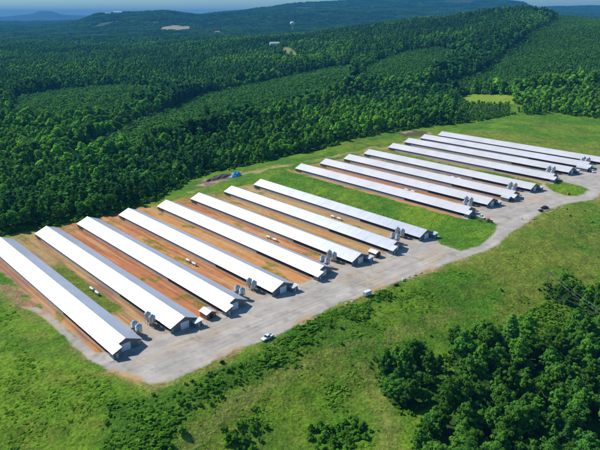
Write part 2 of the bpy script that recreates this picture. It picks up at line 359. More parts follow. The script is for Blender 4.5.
def leaf_mat(name, ca, cb, patch=True):
    m, nt, b, o = mat(name)
    oi = N(nt, 'ShaderNodeObjectInfo'); g = N(nt, 'ShaderNodeNewGeometry'); at_ = N(nt, 'ShaderNodeAttribute', attribute_name='leaf')
    col = mixc(nt, oi.outputs['Random'], c4(ca), c4(cb))
    big = noise(nt, g.outputs['Position'], .0045, 4, .6)
    if patch:
        col = mixc(nt, remap(nt, big.outputs[0], .48, .62, 0, .85), col, c4((cb[0] * 1.35, cb[1] * 1.25, cb[2] * .9)))
        col = mixc(nt, remap(nt, big.outputs[0], .46, .36, 0, .5), col, c4((ca[0] * .65, ca[1] * .72, ca[2] * 1.3)))
    wn = N(nt, 'ShaderNodeTexWhiteNoise', noise_dimensions='1D'); nt.links.new(oi.outputs['Random'], wn.inputs['W'])
    v = N(nt, 'ShaderNodeMath', operation='MULTIPLY'); nt.links.new(remap(nt, at_.outputs['Fac'], 0, 1, .6, 1.45), v.inputs[0]); nt.links.new(remap(nt, wn.outputs[0], 0, 1, .6, 1.4), v.inputs[1])
    cc = mulcol(nt, col, v.outputs[0]); nt.links.new(cc, b.inputs['Base Color'])
    b.inputs['Roughness'].default_value = 1; b.inputs['Specular IOR Level'].default_value = .0
    tr = N(nt, 'ShaderNodeBsdfTranslucent'); nt.links.new(mulcol(nt, cc, remap(nt, wn.outputs[0], 0, 1, 1.3, 1.3)), tr.inputs['Color'])
    ms = N(nt, 'ShaderNodeMixShader'); ms.inputs[0].default_value = .3
    nt.links.new(b.outputs[0], ms.inputs[1]); nt.links.new(tr.outputs[0], ms.inputs[2]); nt.links.new(ms.outputs[0], o.inputs[0])
    return m

M = dict(
    ground=ground_mat(),
    roof=roof_mat('galvanised_roofing', (.57, .59, .63), .45, .47),
    roof3=roof_mat('sunlit_far_roofing', (.66, .645, .65), .08, .5),  # far copy of the roofing, sunlit brightness put into a paler base
    roof2=roof_mat('pale_roofing', (.72, .72, .72), .35, .45),
    wall=plain('grey_sheet_wall', (.17, .17, .18), .6, .1, .15),
    knee=plain('pale_lower_wall', (.46, .44, .41), .8, 0, .2),
    curtain=plain('side_curtain', (.42, .42, .42), .8, 0, .12),
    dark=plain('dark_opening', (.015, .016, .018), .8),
    door=plain('white_door', (.75, .77, .80), .5, 0, .06),
    bin=plain('galvanised_bin', (.46, .51, .56), .38, .7, .08, 2.5),
    steel=plain('grey_steel', (.35, .36, .37), .5, .6),
    white=plain('white_paint', (.74, .74, .73), .4, 0, .03),
    glass=plain('dark_window_glass', (.02, .03, .04), .08, 0, .05, 1, .8),
    tyre=plain('tyre_rubber', (.02, .02, .02), .85),
    black=plain('black_paint', (.025, .025, .03), .4),
    maroon=plain('maroon_paint', (.10, .02, .035), .3),
    orange=plain('orange_paint', (.50, .12, .03), .5, 0, .2),
    rust=plain('rusty_steel', (.22, .09, .04), .85, 0, .3),
    red=plain('red_paint', (.45, .04, .02), .5),
    blue=plain('blue_tarp', (.05, .33, .62), .5, 0, .15),
    wood=plain('weathered_wood', (.20, .14, .09), .85, 0, .25),
    brown=plain('brown_boards', (.23, .13, .08), .8, 0, .2),
    soil=plain('dark_spoil', (.13, .10, .09), .95, 0, .4, .8),
    rock=plain('grey_stone', (.36, .34, .31), .9, 0, .25),
    straw=plain('old_hay', (.34, .25, .10), .95, 0, .25, 3),
    bark=plain('bark', (.10, .075, .05), .9, 0, .3, 2),
    skin=plain('skin', (.45, .28, .20), .6), shirt=plain('pale_shirt', (.75, .75, .76), .8), jeans=plain('dark_jeans', (.04, .05, .09), .9), hair=plain('dark_hair', (.03, .02, .015), .8),
    lamp=plain('lamp_lens', (.7, .68, .6), .15), tail=plain('red_lens', (.4, .02, .02), .2),
    leafA=leaf_mat('broadleaf_foliage', (.068, .225, .030), (.150, .340, .034)),
    leafP=leaf_mat('pine_foliage', (.042, .150, .034), (.080, .215, .036)),
    leafY=leaf_mat('young_pine_foliage', (.075, .225, .036), (.105, .265, .040), False),
    leafB=leaf_mat('bush_foliage', (.065, .190, .014), (.110, .260, .018), False),
    leafS=leaf_mat('scrub_foliage', (.095, .250, .014), (.170, .320, .022), False),
)

# ------------------------------------------------------------------ object helpers
def tag(o, label=None, cat=None, group=None, kind=None):
    if label: o['label'] = label
    if cat: o['category'] = cat
    if group: o['group'] = group
    if kind: o['kind'] = kind
    return o
def link(name, me, m=None, parent=None):
    o = bpy.data.objects.new(name, me); C.objects.link(o)
    if m is not None and me is not None and not me.materials: me.materials.append(m)
    if parent is not None: o.parent = parent
    return o
def empty(name, loc, rz=0):
    o = bpy.data.objects.new(name, None); C.objects.link(o); o.location = loc; o.rotation_euler = (0, 0, rz); o.empty_display_size = .5; return o
def kids(o): return [c for c in bpy.data.objects if c.parent is o]
def copy_tree(o, table, parent=None):
    c = o.copy(); C.objects.link(c); c.parent = parent
    for ch in table.get(o.name, []): copy_tree(ch, table, c)
    return c
def child_table():
    t = {}
    for o in bpy.data.objects:
        if o.parent: t.setdefault(o.parent.name, []).append(o)
    return t
class MB:
    def __init__(s): s.v = []; s.f = []
    def add(s, vs, fs):
        k = len(s.v); s.v += [tuple(p) for p in vs]; s.f += [tuple(i + k for i in f) for f in fs]; return s
    def box(s, x0, x1, y0, y1, z0, z1, M_=None):
        vs = [(x, y, z) for x in (x0, x1) for y in (y0, y1) for z in (z0, z1)]
        if M_: vs = [tuple(M_ @ Vector(p)) for p in vs]
        return s.add(vs, [(0, 1, 3, 2), (4, 6, 7, 5), (0, 4, 5, 1), (2, 3, 7, 6), (0, 2, 6, 4), (1, 5, 7, 3)])
    def prism(s, prof, y0, y1, axis='y'):       # profile in the plane across the axis
        n = len(prof)
        if axis == 'y': vs = [(a, y0, b) for a, b in prof] + [(a, y1, b) for a, b in prof]
        else: vs = [(y0, a, b) for a, b in prof] + [(y1, a, b) for a, b in prof]
        return s.add(vs, [tuple(range(n)), tuple(range(2 * n - 1, n - 1, -1))] + [(i, n + i, n + (i + 1) % n, (i + 1) % n) for i in range(n)])
    def tube(s, p, q, r, r2=None, n=8):
        p, q = Vector(p), Vector(q); d = (q - p).normalized(); a = d.orthogonal().normalized(); b = d.cross(a); r2 = r if r2 is None else r2
        vs = [p + (a * math.cos(t) + b * math.sin(t)) * r for t in [2 * math.pi * i / n for i in range(n)]] + [q + (a * math.cos(t) + b * math.sin(t)) * r2 for t in [2 * math.pi * i / n for i in range(n)]]
        return s.add(vs, [tuple(range(n)), tuple(range(2 * n - 1, n - 1, -1))] + [(i, n + i, n + (i + 1) % n, (i + 1) % n) for i in range(n)])
    def lathe(s, prof, n=20, c=(0, 0, 0)):
        vs = []; m_ = len(prof)
        for r, z in prof:
            for i in range(n): vs.append((c[0] + r * math.cos(2 * math.pi * i / n), c[1] + r * math.sin(2 * math.pi * i / n), c[2] + z))
        fs = [(j * n + i, j * n + (i + 1) % n, (j + 1) * n + (i + 1) % n, (j + 1) * n + i) for j in range(m_ - 1) for i in range(n)]
        fs += [tuple(range(n - 1, -1, -1)), tuple(range((m_ - 1) * n, m_ * n))]
        return s.add(vs, fs)
    def build(s, name, m, parent=None, smooth=False, bevel=0):
        me = bpy.data.meshes.new(name); me.from_pydata(s.v, [], s.f); me.update()
        import bmesh
        bm = bmesh.new(); bm.from_mesh(me); bmesh.ops.recalc_face_normals(bm, faces=bm.faces)
        if bevel: bmesh.ops.bevel(bm, geom=bm.edges[:], offset=bevel, segments=2, affect='EDGES', profile=.5)
        bm.to_mesh(me); bm.free()
        if smooth:
            me.polygons.foreach_set('use_smooth', [True] * len(me.polygons))
        return link(name, me, m, parent)
def quads_mesh(name, centers, normals, sizes, leafv, m, elong=1.0):
    n = len(centers)
    up = rng.normal(size=(n, 3)); t = np.cross(normals, up); t /= np.linalg.norm(t, axis=1)[:, None] + 1e-9
    b = np.cross(normals, t); s = sizes[:, None] * .5
    co = np.stack([centers - t * s - b * s * elong, centers + t * s - b * s * elong, centers + t * s * .8 + b * s * elong, centers - t * s * .8 + b * s * elong], 1).reshape(-1, 3)
    me = bpy.data.meshes.new(name); me.vertices.add(4 * n); me.vertices.foreach_set('co', co.astype(np.float32).ravel())
    me.loops.add(4 * n); me.loops.foreach_set('vertex_index', np.arange(4 * n, dtype=np.int32))
    me.polygons.add(n); me.polygons.foreach_set('loop_start', np.arange(0, 4 * n, 4, dtype=np.int32))
    me.update(calc_edges=True); me.validate()
    a = me.attributes.new('leaf', 'FLOAT', 'POINT'); a.data.foreach_set('value', np.repeat(leafv, 4).astype(np.float32))
    me.materials.append(m); return me

# ------------------------------------------------------------------ foliage meshes (unit metres)
def unit(n):
    d = rng.normal(size=(n, 3)); return d / np.linalg.norm(d, axis=1)[:, None]
def crown_broad(name, h, w, nclump, nleaf, size, m, base=.28, up=.45):
    cs, ns, lv = [], [], []
    for k in range(nclump):
        d = unit(1)[0]; rr = rng.random() ** .45
        tz = .5 + .5 * d[2] * rr
        prof = math.sin(math.pi * min(1, max(.06, .14 + .80 * tz))) ** .7
        c = np.array([d[0] * rr * w * .40 * prof * (1 + .25 * rng.normal()), d[1] * rr * w * .40 * prof * (1 + .25 * rng.normal()), h * (base + (1 - base) * (.08 + .84 * tz) + .02 * rng.normal())])
        r = w * ((.06 + .10 * rng.random()) if nclump > 60 else (.10 + .09 * rng.random())); u_ = unit(nleaf)
        u_[:, 2] *= .8
        p = c + u_ * r * (.55 + .45 * rng.random((nleaf, 1)))
        nn = u_ * 1.0 + unit(nleaf) * .45 + np.array([0, 0, up]); nn /= np.linalg.norm(nn, axis=1)[:, None]
        cs.append(p); ns.append(nn); lv.append(np.clip(rng.normal(.5, .2, nleaf) * .6 + rng.random() * .4, 0, 1))
    cs = np.concatenate(cs); ns = np.concatenate(ns); lv = np.concatenate(lv)
    return quads_mesh(name, cs, ns, size * (.7 + .6 * rng.random(len(cs))), lv, m)
def crown_pine(name, h, w, tiers, per, size, m, base=.22):
    cs, ns, lv = [], [], []
    for t in range(tiers):
        f = (t + .5) / tiers; z = h * (base + (1 - base) * f); r = w * .5 * (1 - f) ** .75 + .12
        for k in range(max(3, int(per * (1 - f * .7)))):
            a = rng.random() * 6.283; rr = r * (.35 + .65 * rng.random() ** .5)
            n_ = 5
            p = np.array([math.cos(a) * rr, math.sin(a) * rr, z - rr * .18]) + rng.normal(size=(n_, 3)) * size * .45
            nn = np.array([math.cos(a) * .5, math.sin(a) * .5, 1.1]) + rng.normal(size=(n_, 3)) * .45; nn /= np.linalg.norm(nn, axis=1)[:, None]
            cs.append(p); ns.append(nn); lv.append(rng.random(n_))
    cs = np.concatenate(cs); ns = np.concatenate(ns); lv = np.concatenate(lv)
    return quads_mesh(name, cs, ns, size * (.7 + .6 * rng.random(len(cs))), lv, m)
def trunk_mesh(name, h, r, lean=.3, limbs=5, top=.72):
    mb = MB(); pts = [Vector((lean * math.sin(k * 1.3) * .4 * k / 4, lean * math.cos(k * 1.7) * .3 * k / 4, -.4 + (h * top + .4) * k / 5)) for k in range(6)]
    for k in range(5): mb.tube(pts[k], pts[k + 1], r * (1 - k * .17), r * (1 - (k + 1) * .17), 7)
    for k in range(limbs):
        a = k * 2.4; z = h * (.28 + .38 * k / max(1, limbs)); p = Vector((0, 0, z)); q = p + Vector((math.cos(a), math.sin(a), .75)) * h * .2
        mb.tube(p, q, r * .42, r * .12, 5)
    me = bpy.data.meshes.new(name); me.from_pydata(mb.v, [], mb.f); me.update(); me.materials.append(M['bark']); return me

M['leafN'] = leaf_mat('wood_foliage', (.046, .160, .026), (.112, .270, .030))
near_c = [(crown_broad('crown_near_a', 11, 8.0, 96, 62, .38, M['leafN'], .14), trunk_mesh('trunk_a', 11, .22)),
          (crown_broad('crown_near_b', 13.5, 7.0, 104, 60, .38, M['leafN'], .18), trunk_mesh('trunk_b', 13, .24)),
          (crown_broad('crown_near_c', 9, 7.0, 66, 74, .38, M['leafN'], .08), trunk_mesh('trunk_c', 9, .18)),
          (crown_broad('crown_near_d', 13, 5.2, 92, 58, .36, M['leafN'], .12), trunk_mesh('trunk_d', 12, .2)),
          (crown_pine('crown_near_e', 14, 5.5, 26, 30, .38, M['leafP'], .2), trunk_mesh('trunk_e', 14, .2, .1, 0, .9))]
mid_c = [(crown_broad('crown_mid_a', 13, 9.0, 30, 34, .95, M['leafA'], .2), trunk_mesh('trunk_f', 13, .25)),
         (crown_broad('crown_mid_b', 16, 8.5, 32, 34, .95, M['leafA'], .22), trunk_mesh('trunk_g', 16, .28)),
         (crown_broad('crown_mid_c', 10, 7.5, 26, 34, .85, M['leafA'], .12), trunk_mesh('trunk_h', 10, .2)),
         (crown_pine('crown_mid_d', 18, 6.0, 16, 13, 1.0, M['leafP'], .2), trunk_mesh('trunk_i', 18, .25, .1, 0, .9))]
low_src = [crown_broad('canopy_a', 14, 9.5, 13, 17, 1.9, M['leafA'], .1, .9), crown_broad('canopy_b', 17, 9, 14, 17, 1.9, M['leafA'], .15, .9), crown_broad('canopy_c', 11, 8.5, 12, 16, 1.7, M['leafA'], .05, .9),
           crown_pine('canopy_d', 18, 6.5, 8, 7, 1.9, M['leafP'], .1), crown_pine('canopy_e', 15, 5.5, 7, 7, 1.7, M['leafP'], .1)]
young_src = [crown_pine('young_a', 6.5, 3.6, 5, 5, 1.1, M['leafY'], .02), crown_pine('young_b', 5.5, 3.4, 5, 5, 1.0, M['leafY'], .02)]
M['leafD'] = leaf_mat('distant_foliage', (.028, .105, .026), (.060, .165, .030))
def patch_mesh(name, seed):
    cs, ns, lv = [], [], []
    for k in range(15):
        x, y = rng.uniform(-17, 17, 2); h = rng.uniform(9, 17); r = rng.uniform(3.5, 5.5); n_ = 16
        u_ = unit(n_); u_[:, 2] = np.abs(u_[:, 2]) * 1.1 - .15
        p = np.array([x, y, h - r]) + u_ * r; nn = u_ + rng.normal(size=(n_, 3)) * .35; nn /= np.linalg.norm(nn, axis=1)[:, None]
        cs.append(p); ns.append(nn); lv.append(np.clip(rng.normal(.5, .15, n_) + (rng.random() - .5) * .5, 0, 1))
    return quads_mesh(name, np.concatenate(cs), np.concatenate(ns), np.full(15 * 16, 3.8), np.concatenate(lv), M['leafD'])
patch_src = [patch_mesh('patch_a', 1), patch_mesh('patch_b', 2), patch_mesh('patch_c', 3)]
scrub_src = [crown_broad('weed_a', .9, 1.5, 8, 15, .28, M['leafS'], 0, 2.6), crown_broad('weed_b', .6, 1.7, 8, 14, .27, M['leafS'], 0, 2.6), crown_broad('weed_c', 1.5, 1.6, 9, 15, .28, M['leafS'], 0, 2.6)]
scrub_src += [crown_broad('weed_d', .9, 1.5, 8, 15, .28, M['leafB'], 0, 1.6), crown_broad('weed_e', .7, 1.7, 8, 14, .27, M['leafB'], 0, 1.6), crown_broad('weed_f', 1.3, 1.6, 9, 15, .28, M['leafB'], 0, 1.4)]
shrub_src = [crown_broad('shrub_a', 2.6, 3.2, 12, 26, .42, M['leafB'], 0, 1.3), crown_broad('shrub_b', 2.0, 2.8, 10, 26, .40, M['leafB'], 0, 1.3)]

def gn_stuff(name, label, cat, pts, vid, scale, rot, sources):
    n = len(pts); me = bpy.data.meshes.new(name); me.vertices.add(n); me.vertices.foreach_set('co', np.asarray(pts, np.float32).ravel())
    me.attributes.new('vid', 'INT', 'POINT').data.foreach_set('value', np.asarray(vid, np.int32))
    me.attributes.new('scl', 'FLOAT_VECTOR', 'POINT').data.foreach_set('vector', np.asarray(scale, np.float32).ravel())
    r3 = np.zeros((n, 3), np.float32); r3[:, 2] = rot
    me.attributes.new('rot', 'FLOAT_VECTOR', 'POINT').data.foreach_set('vector', r3.ravel())
    me.update(); o = link(name, me); tag(o, label, cat, None, 'stuff')
    ng = bpy.data.node_groups.new(name + '_nodes', 'GeometryNodeTree')
    ng.interface.new_socket('Geometry', in_out='INPUT', socket_type='NodeSocketGeometry'); ng.interface.new_socket('Geometry', in_out='OUTPUT', socket_type='NodeSocketGeometry')
    gi = ng.nodes.new('NodeGroupInput'); go = ng.nodes.new('NodeGroupOutput'); ip = ng.nodes.new('GeometryNodeInstanceOnPoints'); jn = ng.nodes.new('GeometryNodeJoinGeometry')
    for s in reversed(sources):
        so = bpy.data.objects.new(s.name + '_source', s)
        oi = ng.nodes.new('GeometryNodeObjectInfo'); oi.inputs['Object'].default_value = so; oi.inputs['As Instance'].default_value = True; oi.transform_space = 'ORIGINAL'
        ng.links.new(oi.outputs['Geometry'], jn.inputs[0])
    def attr(nm, ty):
        a = ng.nodes.new('GeometryNodeInputNamedAttribute'); a.data_type = ty; a.inputs['Name'].default_value = nm; return a.outputs['Attribute']
    ng.links.new(gi.outputs[0], ip.inputs['Points']); ng.links.new(jn.outputs[0], ip.inputs['Instance']); ip.inputs['Pick Instance'].default_value = True
    ng.links.new(attr('vid', 'INT'), ip.inputs['Instance Index']); ng.links.new(attr('scl', 'FLOAT_VECTOR'), ip.inputs['Scale'])
    ng.links.new(attr('rot', 'FLOAT_VECTOR'), ip.inputs['Rotation']); ng.links.new(ip.outputs[0], go.inputs[0])
    md = o.modifiers.new('instances', 'NODES'); md.node_group = ng
    print(name, n)
    return o

# ------------------------------------------------------------------ the ground sheet
def build_ground():
    az = np.concatenate([np.arange(-180, -33, 3.), np.arange(-33, 33.01, .13), np.arange(35, 180.1, 3.)])
    az = np.radians(az); az[-1] = az[0] + 2 * math.pi
    rad = [0.5]; 
    while rad[-1] < 90: rad.append(rad[-1] + 6)
    while rad[-1] < 700: rad.append(rad[-1] * 1.0036)
    while rad[-1] < 27500: rad.append(rad[-1] * 1.011)
    rad = np.array(rad); A, Rr = np.meshgrid(az, rad)
    X = Rr * np.sin(A); Y = Rr * np.cos(A); nr, na = X.shape
    Xf, Yf = X.ravel(), Y.ravel(); Z = zt(Xf, Yf)
    col, kind, cls = ground_colour(Xf, Yf)
    idx = np.arange(nr * na).reshape(nr, na)
    q = np.stack([idx[:-1, :-1], idx[1:, :-1], idx[1:, 1:], idx[:-1, 1:]], -1).reshape(-1, 4)
    cen = cls[q]; qc = np.where((cen == 1).sum(1) >= 2, 1, np.where((cen == 2).sum(1) >= 2, 2, 0))
    for k, nm in enumerate(('ground', 'gravel_yard', 'dirt_ground')):
        f = q[qc == k]; used, inv = np.unique(f, return_inverse=True); f = inv.reshape(-1, 4); n = len(used)
        me = bpy.data.meshes.new(nm); me.vertices.add(n); me.vertices.foreach_set('co', np.stack([Xf[used], Yf[used], Z[used]], 1).astype(np.float32).ravel())
        me.loops.add(len(f) * 4); me.loops.foreach_set('vertex_index', f[:, ::-1].astype(np.int32).ravel())
        me.polygons.add(len(f)); me.polygons.foreach_set('loop_start', np.arange(0, 4 * len(f), 4, dtype=np.int32))
        me.update(calc_edges=True); me.polygons.foreach_set('use_smooth', np.ones(len(f), bool))
        c = me.attributes.new('col', 'FLOAT_COLOR', 'POINT'); c.data.foreach_set('color', np.concatenate([col[used], np.ones((n, 1))], 1).astype(np.float32).ravel())
        a = me.attributes.new('kind', 'FLOAT', 'POINT'); a.data.foreach_set('value', kind[used].astype(np.float32))
        tag(link(nm, me, M['ground']), {'ground': 'grass, fields and forest floor running to the far hills', 'gravel_yard': 'pale grey gravel yard and drive in front of the long houses', 'dirt_ground': 'bare red and ochre dirt strips between the long houses'}[nm], 'ground', None, 'structure')
build_ground()

# ------------------------------------------------------------------ long poultry houses
W2, EAVE, RIDGE = 6.8, 2.5, 5.4
def roof_profile(w, ze, zr, th=.09): return [(-w, ze), (0, zr), (w, ze), (w, ze - th), (0, zr - th - .02), (-w, ze - th)]
def make_house(L, side, label, rm='roof'):          # side -1: control room at the left front corner (-y), bins on +y
    t = empty('poultry_house', (0, 0, 0))
    r = MB(); r.prism(roof_profile(W2, EAVE, RIDGE), -L, 0, 'x'); r.prism([(-.35, RIDGE - .09), (0, RIDGE + .07), (.35, RIDGE - .09)], -L - .02, .02, 'x')
    rf = r.build('roof', M[rm], t)
    wy = 6.3
    for s in (-1, 1):
        MB().box(-L + .4, -.5, s * wy - .06, s * wy + .06, 0, .75).build('side_wall', M['knee'], t)
        fr = L * .30
        MB().box(-L + 7, -fr, s * wy - .03, s * wy + .03, .752, 1.65).build('side_curtain', M['curtain'], t)
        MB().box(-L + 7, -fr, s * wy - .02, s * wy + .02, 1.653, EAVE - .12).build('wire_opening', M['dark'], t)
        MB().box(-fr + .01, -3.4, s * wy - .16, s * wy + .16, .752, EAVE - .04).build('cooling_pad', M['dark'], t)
        MB().box(-L + .4, -L + 6.99, s * wy - .05, s * wy + .05, .752, EAVE - .05).build('end_panel', M['wall'], t)
        for k in range(3):
            x = -L + 1.4 + 1.9 * k; f = MB(); f.box(x - .7, x + .7, s * (wy + .08), s * (wy + .55), .78, 2.1)
            fo = f.build('exhaust_fan', M['steel'], t)
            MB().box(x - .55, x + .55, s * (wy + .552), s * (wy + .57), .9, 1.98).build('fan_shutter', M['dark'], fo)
    for x, nm in ((-.45, 'front_gable'), (-L + .35, 'rear_gable')):
        MB().prism([(-6.3, 0), (-6.3, EAVE + .03), (0, RIDGE - .16), (6.3, EAVE + .03), (6.3, 0)], x - .08, x + .08, 'x').build('gable_wall', M['wall'], t)
    d = MB().box(-.368, -.30, -1.9, 1.9, .05, 3.1).build('door', M['door'], t)
    MB().prism([(-2.05, .02), (-2.05, 3.25), (2.05, 3.25), (2.05, .02), (1.92, .02), (1.92, 3.12), (-1.92, 3.12), (-1.92, .02)], -.366, -.28, 'x').build('door_frame', M['steel'], t)
    MB().box(-.366, -.31, -5.6 * side - .5, -5.6 * side + .5 - .02, 0.02, 2.05).build('side_door', M['steel'], t)
    MB().box(-L + .27 - .1, -L + .27 - .001, -1.6, 1.6, .05, 2.9).build('rear_door', M['door'], t)
    # control room at one front corner
    y0, y1 = (side * 6.3, side * 3.3); ya, yb = min(y0, y1), max(y0, y1)
    c = MB().box(-.365, 2.5, ya, yb, 0, 2.35).build('control_room', M['wall'], t)
    if side < 0:
        zi = lambda y: RIDGE - (RIDGE - EAVE) * abs(y) / W2
        MB().prism([(-6.8, zi(6.8)), (-2.9, zi(2.9)), (-2.9, zi(2.9) - .1), (-6.8, zi(6.8) - .1)], .003, 2.9, 'x').build('control_room_roof', M[rm], c)
        MB().prism([(-6.3, 2.352), (-6.3, zi(6.3) - .11), (-3.3, zi(3.3) - .11), (-3.3, 2.352)], -.3, 2.5, 'x').build('control_room_gable', M['wall'], c)
    else:
        MB().prism([(2.9, 2.36), (6.9, 2.95), (6.9, 2.85), (2.9, 2.26)], .01, 2.9, 'x').build('control_room_roof', M['roof2'], c)
    MB().box(2.502, 2.56, (ya + yb) / 2 - .45, (ya + yb) / 2 + .45, .02, 2.0).build('control_room_door', M['knee'], c)
    cl = MB().box(-.8, 3.2, min(side * 6.5, side * 8.4), max(side * 6.5, side * 8.4), -.1, .12).build('concrete_pad', M['knee'], t)
    tag(t, label, 'poultry house', 'long poultry houses')
    return t
nth = ['nearest', 'second nearest', 'third nearest', 'fourth nearest', 'fifth nearest', 'sixth nearest', 'seventh nearest', 'eighth nearest and last']
hl = ['nearest long metal roofed house, beside the grass at the left edge'] + ['long white roofed house, %s from the left in the near block of eight' % w for w in ('second', 'third', 'fourth', 'fifth', 'sixth', 'seventh')]
hl += ['last long house of the near block, beside the sloping green strip']
hl += ['long house nearest the sloping green strip in the middle block of four', 'second long house of the middle block of four', 'third long house of the middle block of four', 'long house of the middle block beside the farther green strip']
hl += ['long pale house of the far block beside the farther green strip', 'second long pale house of the far block', 'third long pale house of the far block', 'farthest long pale house, beside the open meadow and cut by the right edge']
blk = ['near block'] * 8 + ['middle block'] * 4 + ['far block'] * 4
ordn = ['first', 'second', 'third', 'fourth', 'fifth', 'sixth', 'seventh', 'eighth', 'first', 'second', 'third', 'fourth', 'first', 'second', 'third', 'fourth']
hroot = []
for i, h in enumerate(houses):
    side = -1 if i % 2 == 0 else 1
    t = make_house(h['L'], side, hl[i], 'roof' if i < 8 else 'roof3'); x, y = xy(h['u'], h['vf']); t.location = (x, y, h['z']); t.rotation_euler = (0, 0, ANG); hroot.append(t)

# ------------------------------------------------------------------ feed bins
def make_bin():
    t = empty('feed_bin', (0, 0, 0)); prof = [(.16, 1.0), (1.32, 2.25)]
    for k in range(9): prof += [(1.36, 2.30 + k * .26), (1.32, 2.43 + k * .26)]
    prof += [(1.38, 4.66), (.42, 5.25), (.40, 5.40)]
    MB().lathe(prof, 24).build('tank', M['bin'], t, True)
    MB().lathe([(.46, 5.41), (.46, 5.5), (.1, 5.58)], 14).build('lid', M['steel'], t)
    for k in range(4):
        a = math.pi / 4 + k * math.pi / 2; x, y = 1.3 * math.cos(a), 1.3 * math.sin(a)
        MB().tube((x, y, -.1), (x, y, 2.6), .09, .09, 6).build('leg', M['steel'], t)
    l = MB(); l.tube((1.45, -.22, .5), (1.45, -.22, 4.8), .03, n=5); l.tube((1.45, .22, .5), (1.45, .22, 4.8), .03, n=5)
    for k in range(11): l.tube((1.45, -.22, .7 + k * .38), (1.45, .22, .7 + k * .38), .02, n=4)
    l.build('ladder', M['steel'], t); MB().box(-.3, .3, -.3, .3, .55, 1.0).build('hopper_boot', M['steel'], t)
    return t
bin0 = make_bin(); tab = child_table(); first = True
for i, h in enumerate(houses):
    s = 1 if i % 2 == 0 else -1
    for k, dx in enumerate((-12.5 + (2.5 if s > 0 else -1.5), -9.0 + (2.5 if s > 0 else -1.5))):
        b = bin0 if first else copy_tree(bin0, tab); first = False
        x, y = xy(h['u'] + s * 8.7, h['vf'] + dx); b.location = (x, y, h['z'] + .02); b.rotation_euler = (0, 0, ANG + (math.pi if s > 0 else 0))
        tag(b, 'galvanised feed bin %s the yard beside the %s house of the %s' % (('farther from', 'nearer')[k], ordn[i], blk[i]), 'feed bin', 'galvanised feed bins beside the houses')

# ------------------------------------------------------------------ gas tanks, sheds
def make_tank():
    t = empty('gas_tank', (0, 0, 0)); n = 16; mb = MB(); prof = [(.05, -1.85), (.3, -1.8), (.52, -1.62), (.60, -1.4), (.60, 1.4), (.52, 1.62), (.3, 1.8), (.05, 1.85)]
    mb.lathe(prof, n); mb.v = [(z, y, x + 1.05) for x, y, z in mb.v]; mb.build('tank_body', M['white'], t, True)
    MB().lathe([(.22, 1.6), (.22, 1.85), (.08, 1.92)], 10).build('valve_dome', M['white'], t)
    for s in (-1, 1): MB().box(s * 1.1 - .12, s * 1.1 + .12, -.5, .5, -.05, .5).build('saddle', M['knee'], t)
    return t
tank0 = make_tank(); tab = child_table(); first = True
names = ['the nearest and second houses', 'the third and fourth houses', 'the fifth and sixth houses', 'the seventh and eighth houses', 'the first middle block houses', 'the last middle block houses', 'the first far block houses']
for n_, (x, y) in enumerate([(89.5, 290), (187, 261.5), (266.5, 238.5), (334, 216.5), (409, 189.5), (452, 178), (500, 164)]):
    X, Y = march(x, y, lambda a, b: P(uv(a, b)[0]) + 1); u, v = uv(X, Y)
    gi = (0, 2, 4, 6, 8, 10, 12)[n_]; u = (HU[gi] + HU[gi + 1]) / 2 + (.5 if n_ else 0)
    for k in range(2):
        b = tank0 if first else copy_tree(tank0, tab); first = False
        X, Y = xy(u, v + k * 5.6 - .5); b.location = (X, Y, zt(X, Y)); b.rotation_euler = (0, 0, ANG)
        tag(b, 'white gas tank %s the yard between %s' % (('farther from', 'nearer')[k], names[n_]), 'gas tank', 'white gas tanks lying between the houses')
def make_shed(px, py, label, w=4.6, l=6.0, wm='brown', z=0):
    X, Y = gp(px, py); t = empty('shed', (X, Y, zt(X, Y)), ANG)
    for s in (-1, 1): MB().box(-l / 2 + .3, l / 2 - .3, s * (w / 2 - .3) - .06, s * (w / 2 - .3) + .06, -.2, 2.3).build('wall', M[wm], t)
    for s in (-1, 1): MB().prism([(-w / 2 + .37, -.2), (-w / 2 + .37, 2.45), (0, 3.3), (w / 2 - .37, 2.45), (w / 2 - .37, -.2)], s * (l / 2 - .35) - .05, s * (l / 2 - .35) + .05, 'x').build('gable_wall', M[wm], t)
    MB().prism(roof_profile(w / 2, 2.45, 3.5), -l / 2, l / 2, 'x').build('roof', M['roof2'], t)
    MB().box(l / 2 - .298, l / 2 - .24, -.8, .8, 0, 2.1).build('door', M['dark'], t)
    tag(t, label, 'shed', 'small sheds at the house fronts'); return t
make_shed(208, 316.5, 'small brown walled shed between the second and third long houses', 5.0, 5.6)
make_shed(374.5, 256, 'small shed with a pale roof between the sixth and seventh long houses', 4.6, 5.4, 'wood')
make_shed(506, 201, 'small pale roofed shed beside the second house of the middle block', 5.0, 6.0, 'wall')
make_shed(582.5, 171, 'pale roofed shed beside the second house of the far block', 5.0, 9.0, 'wall')

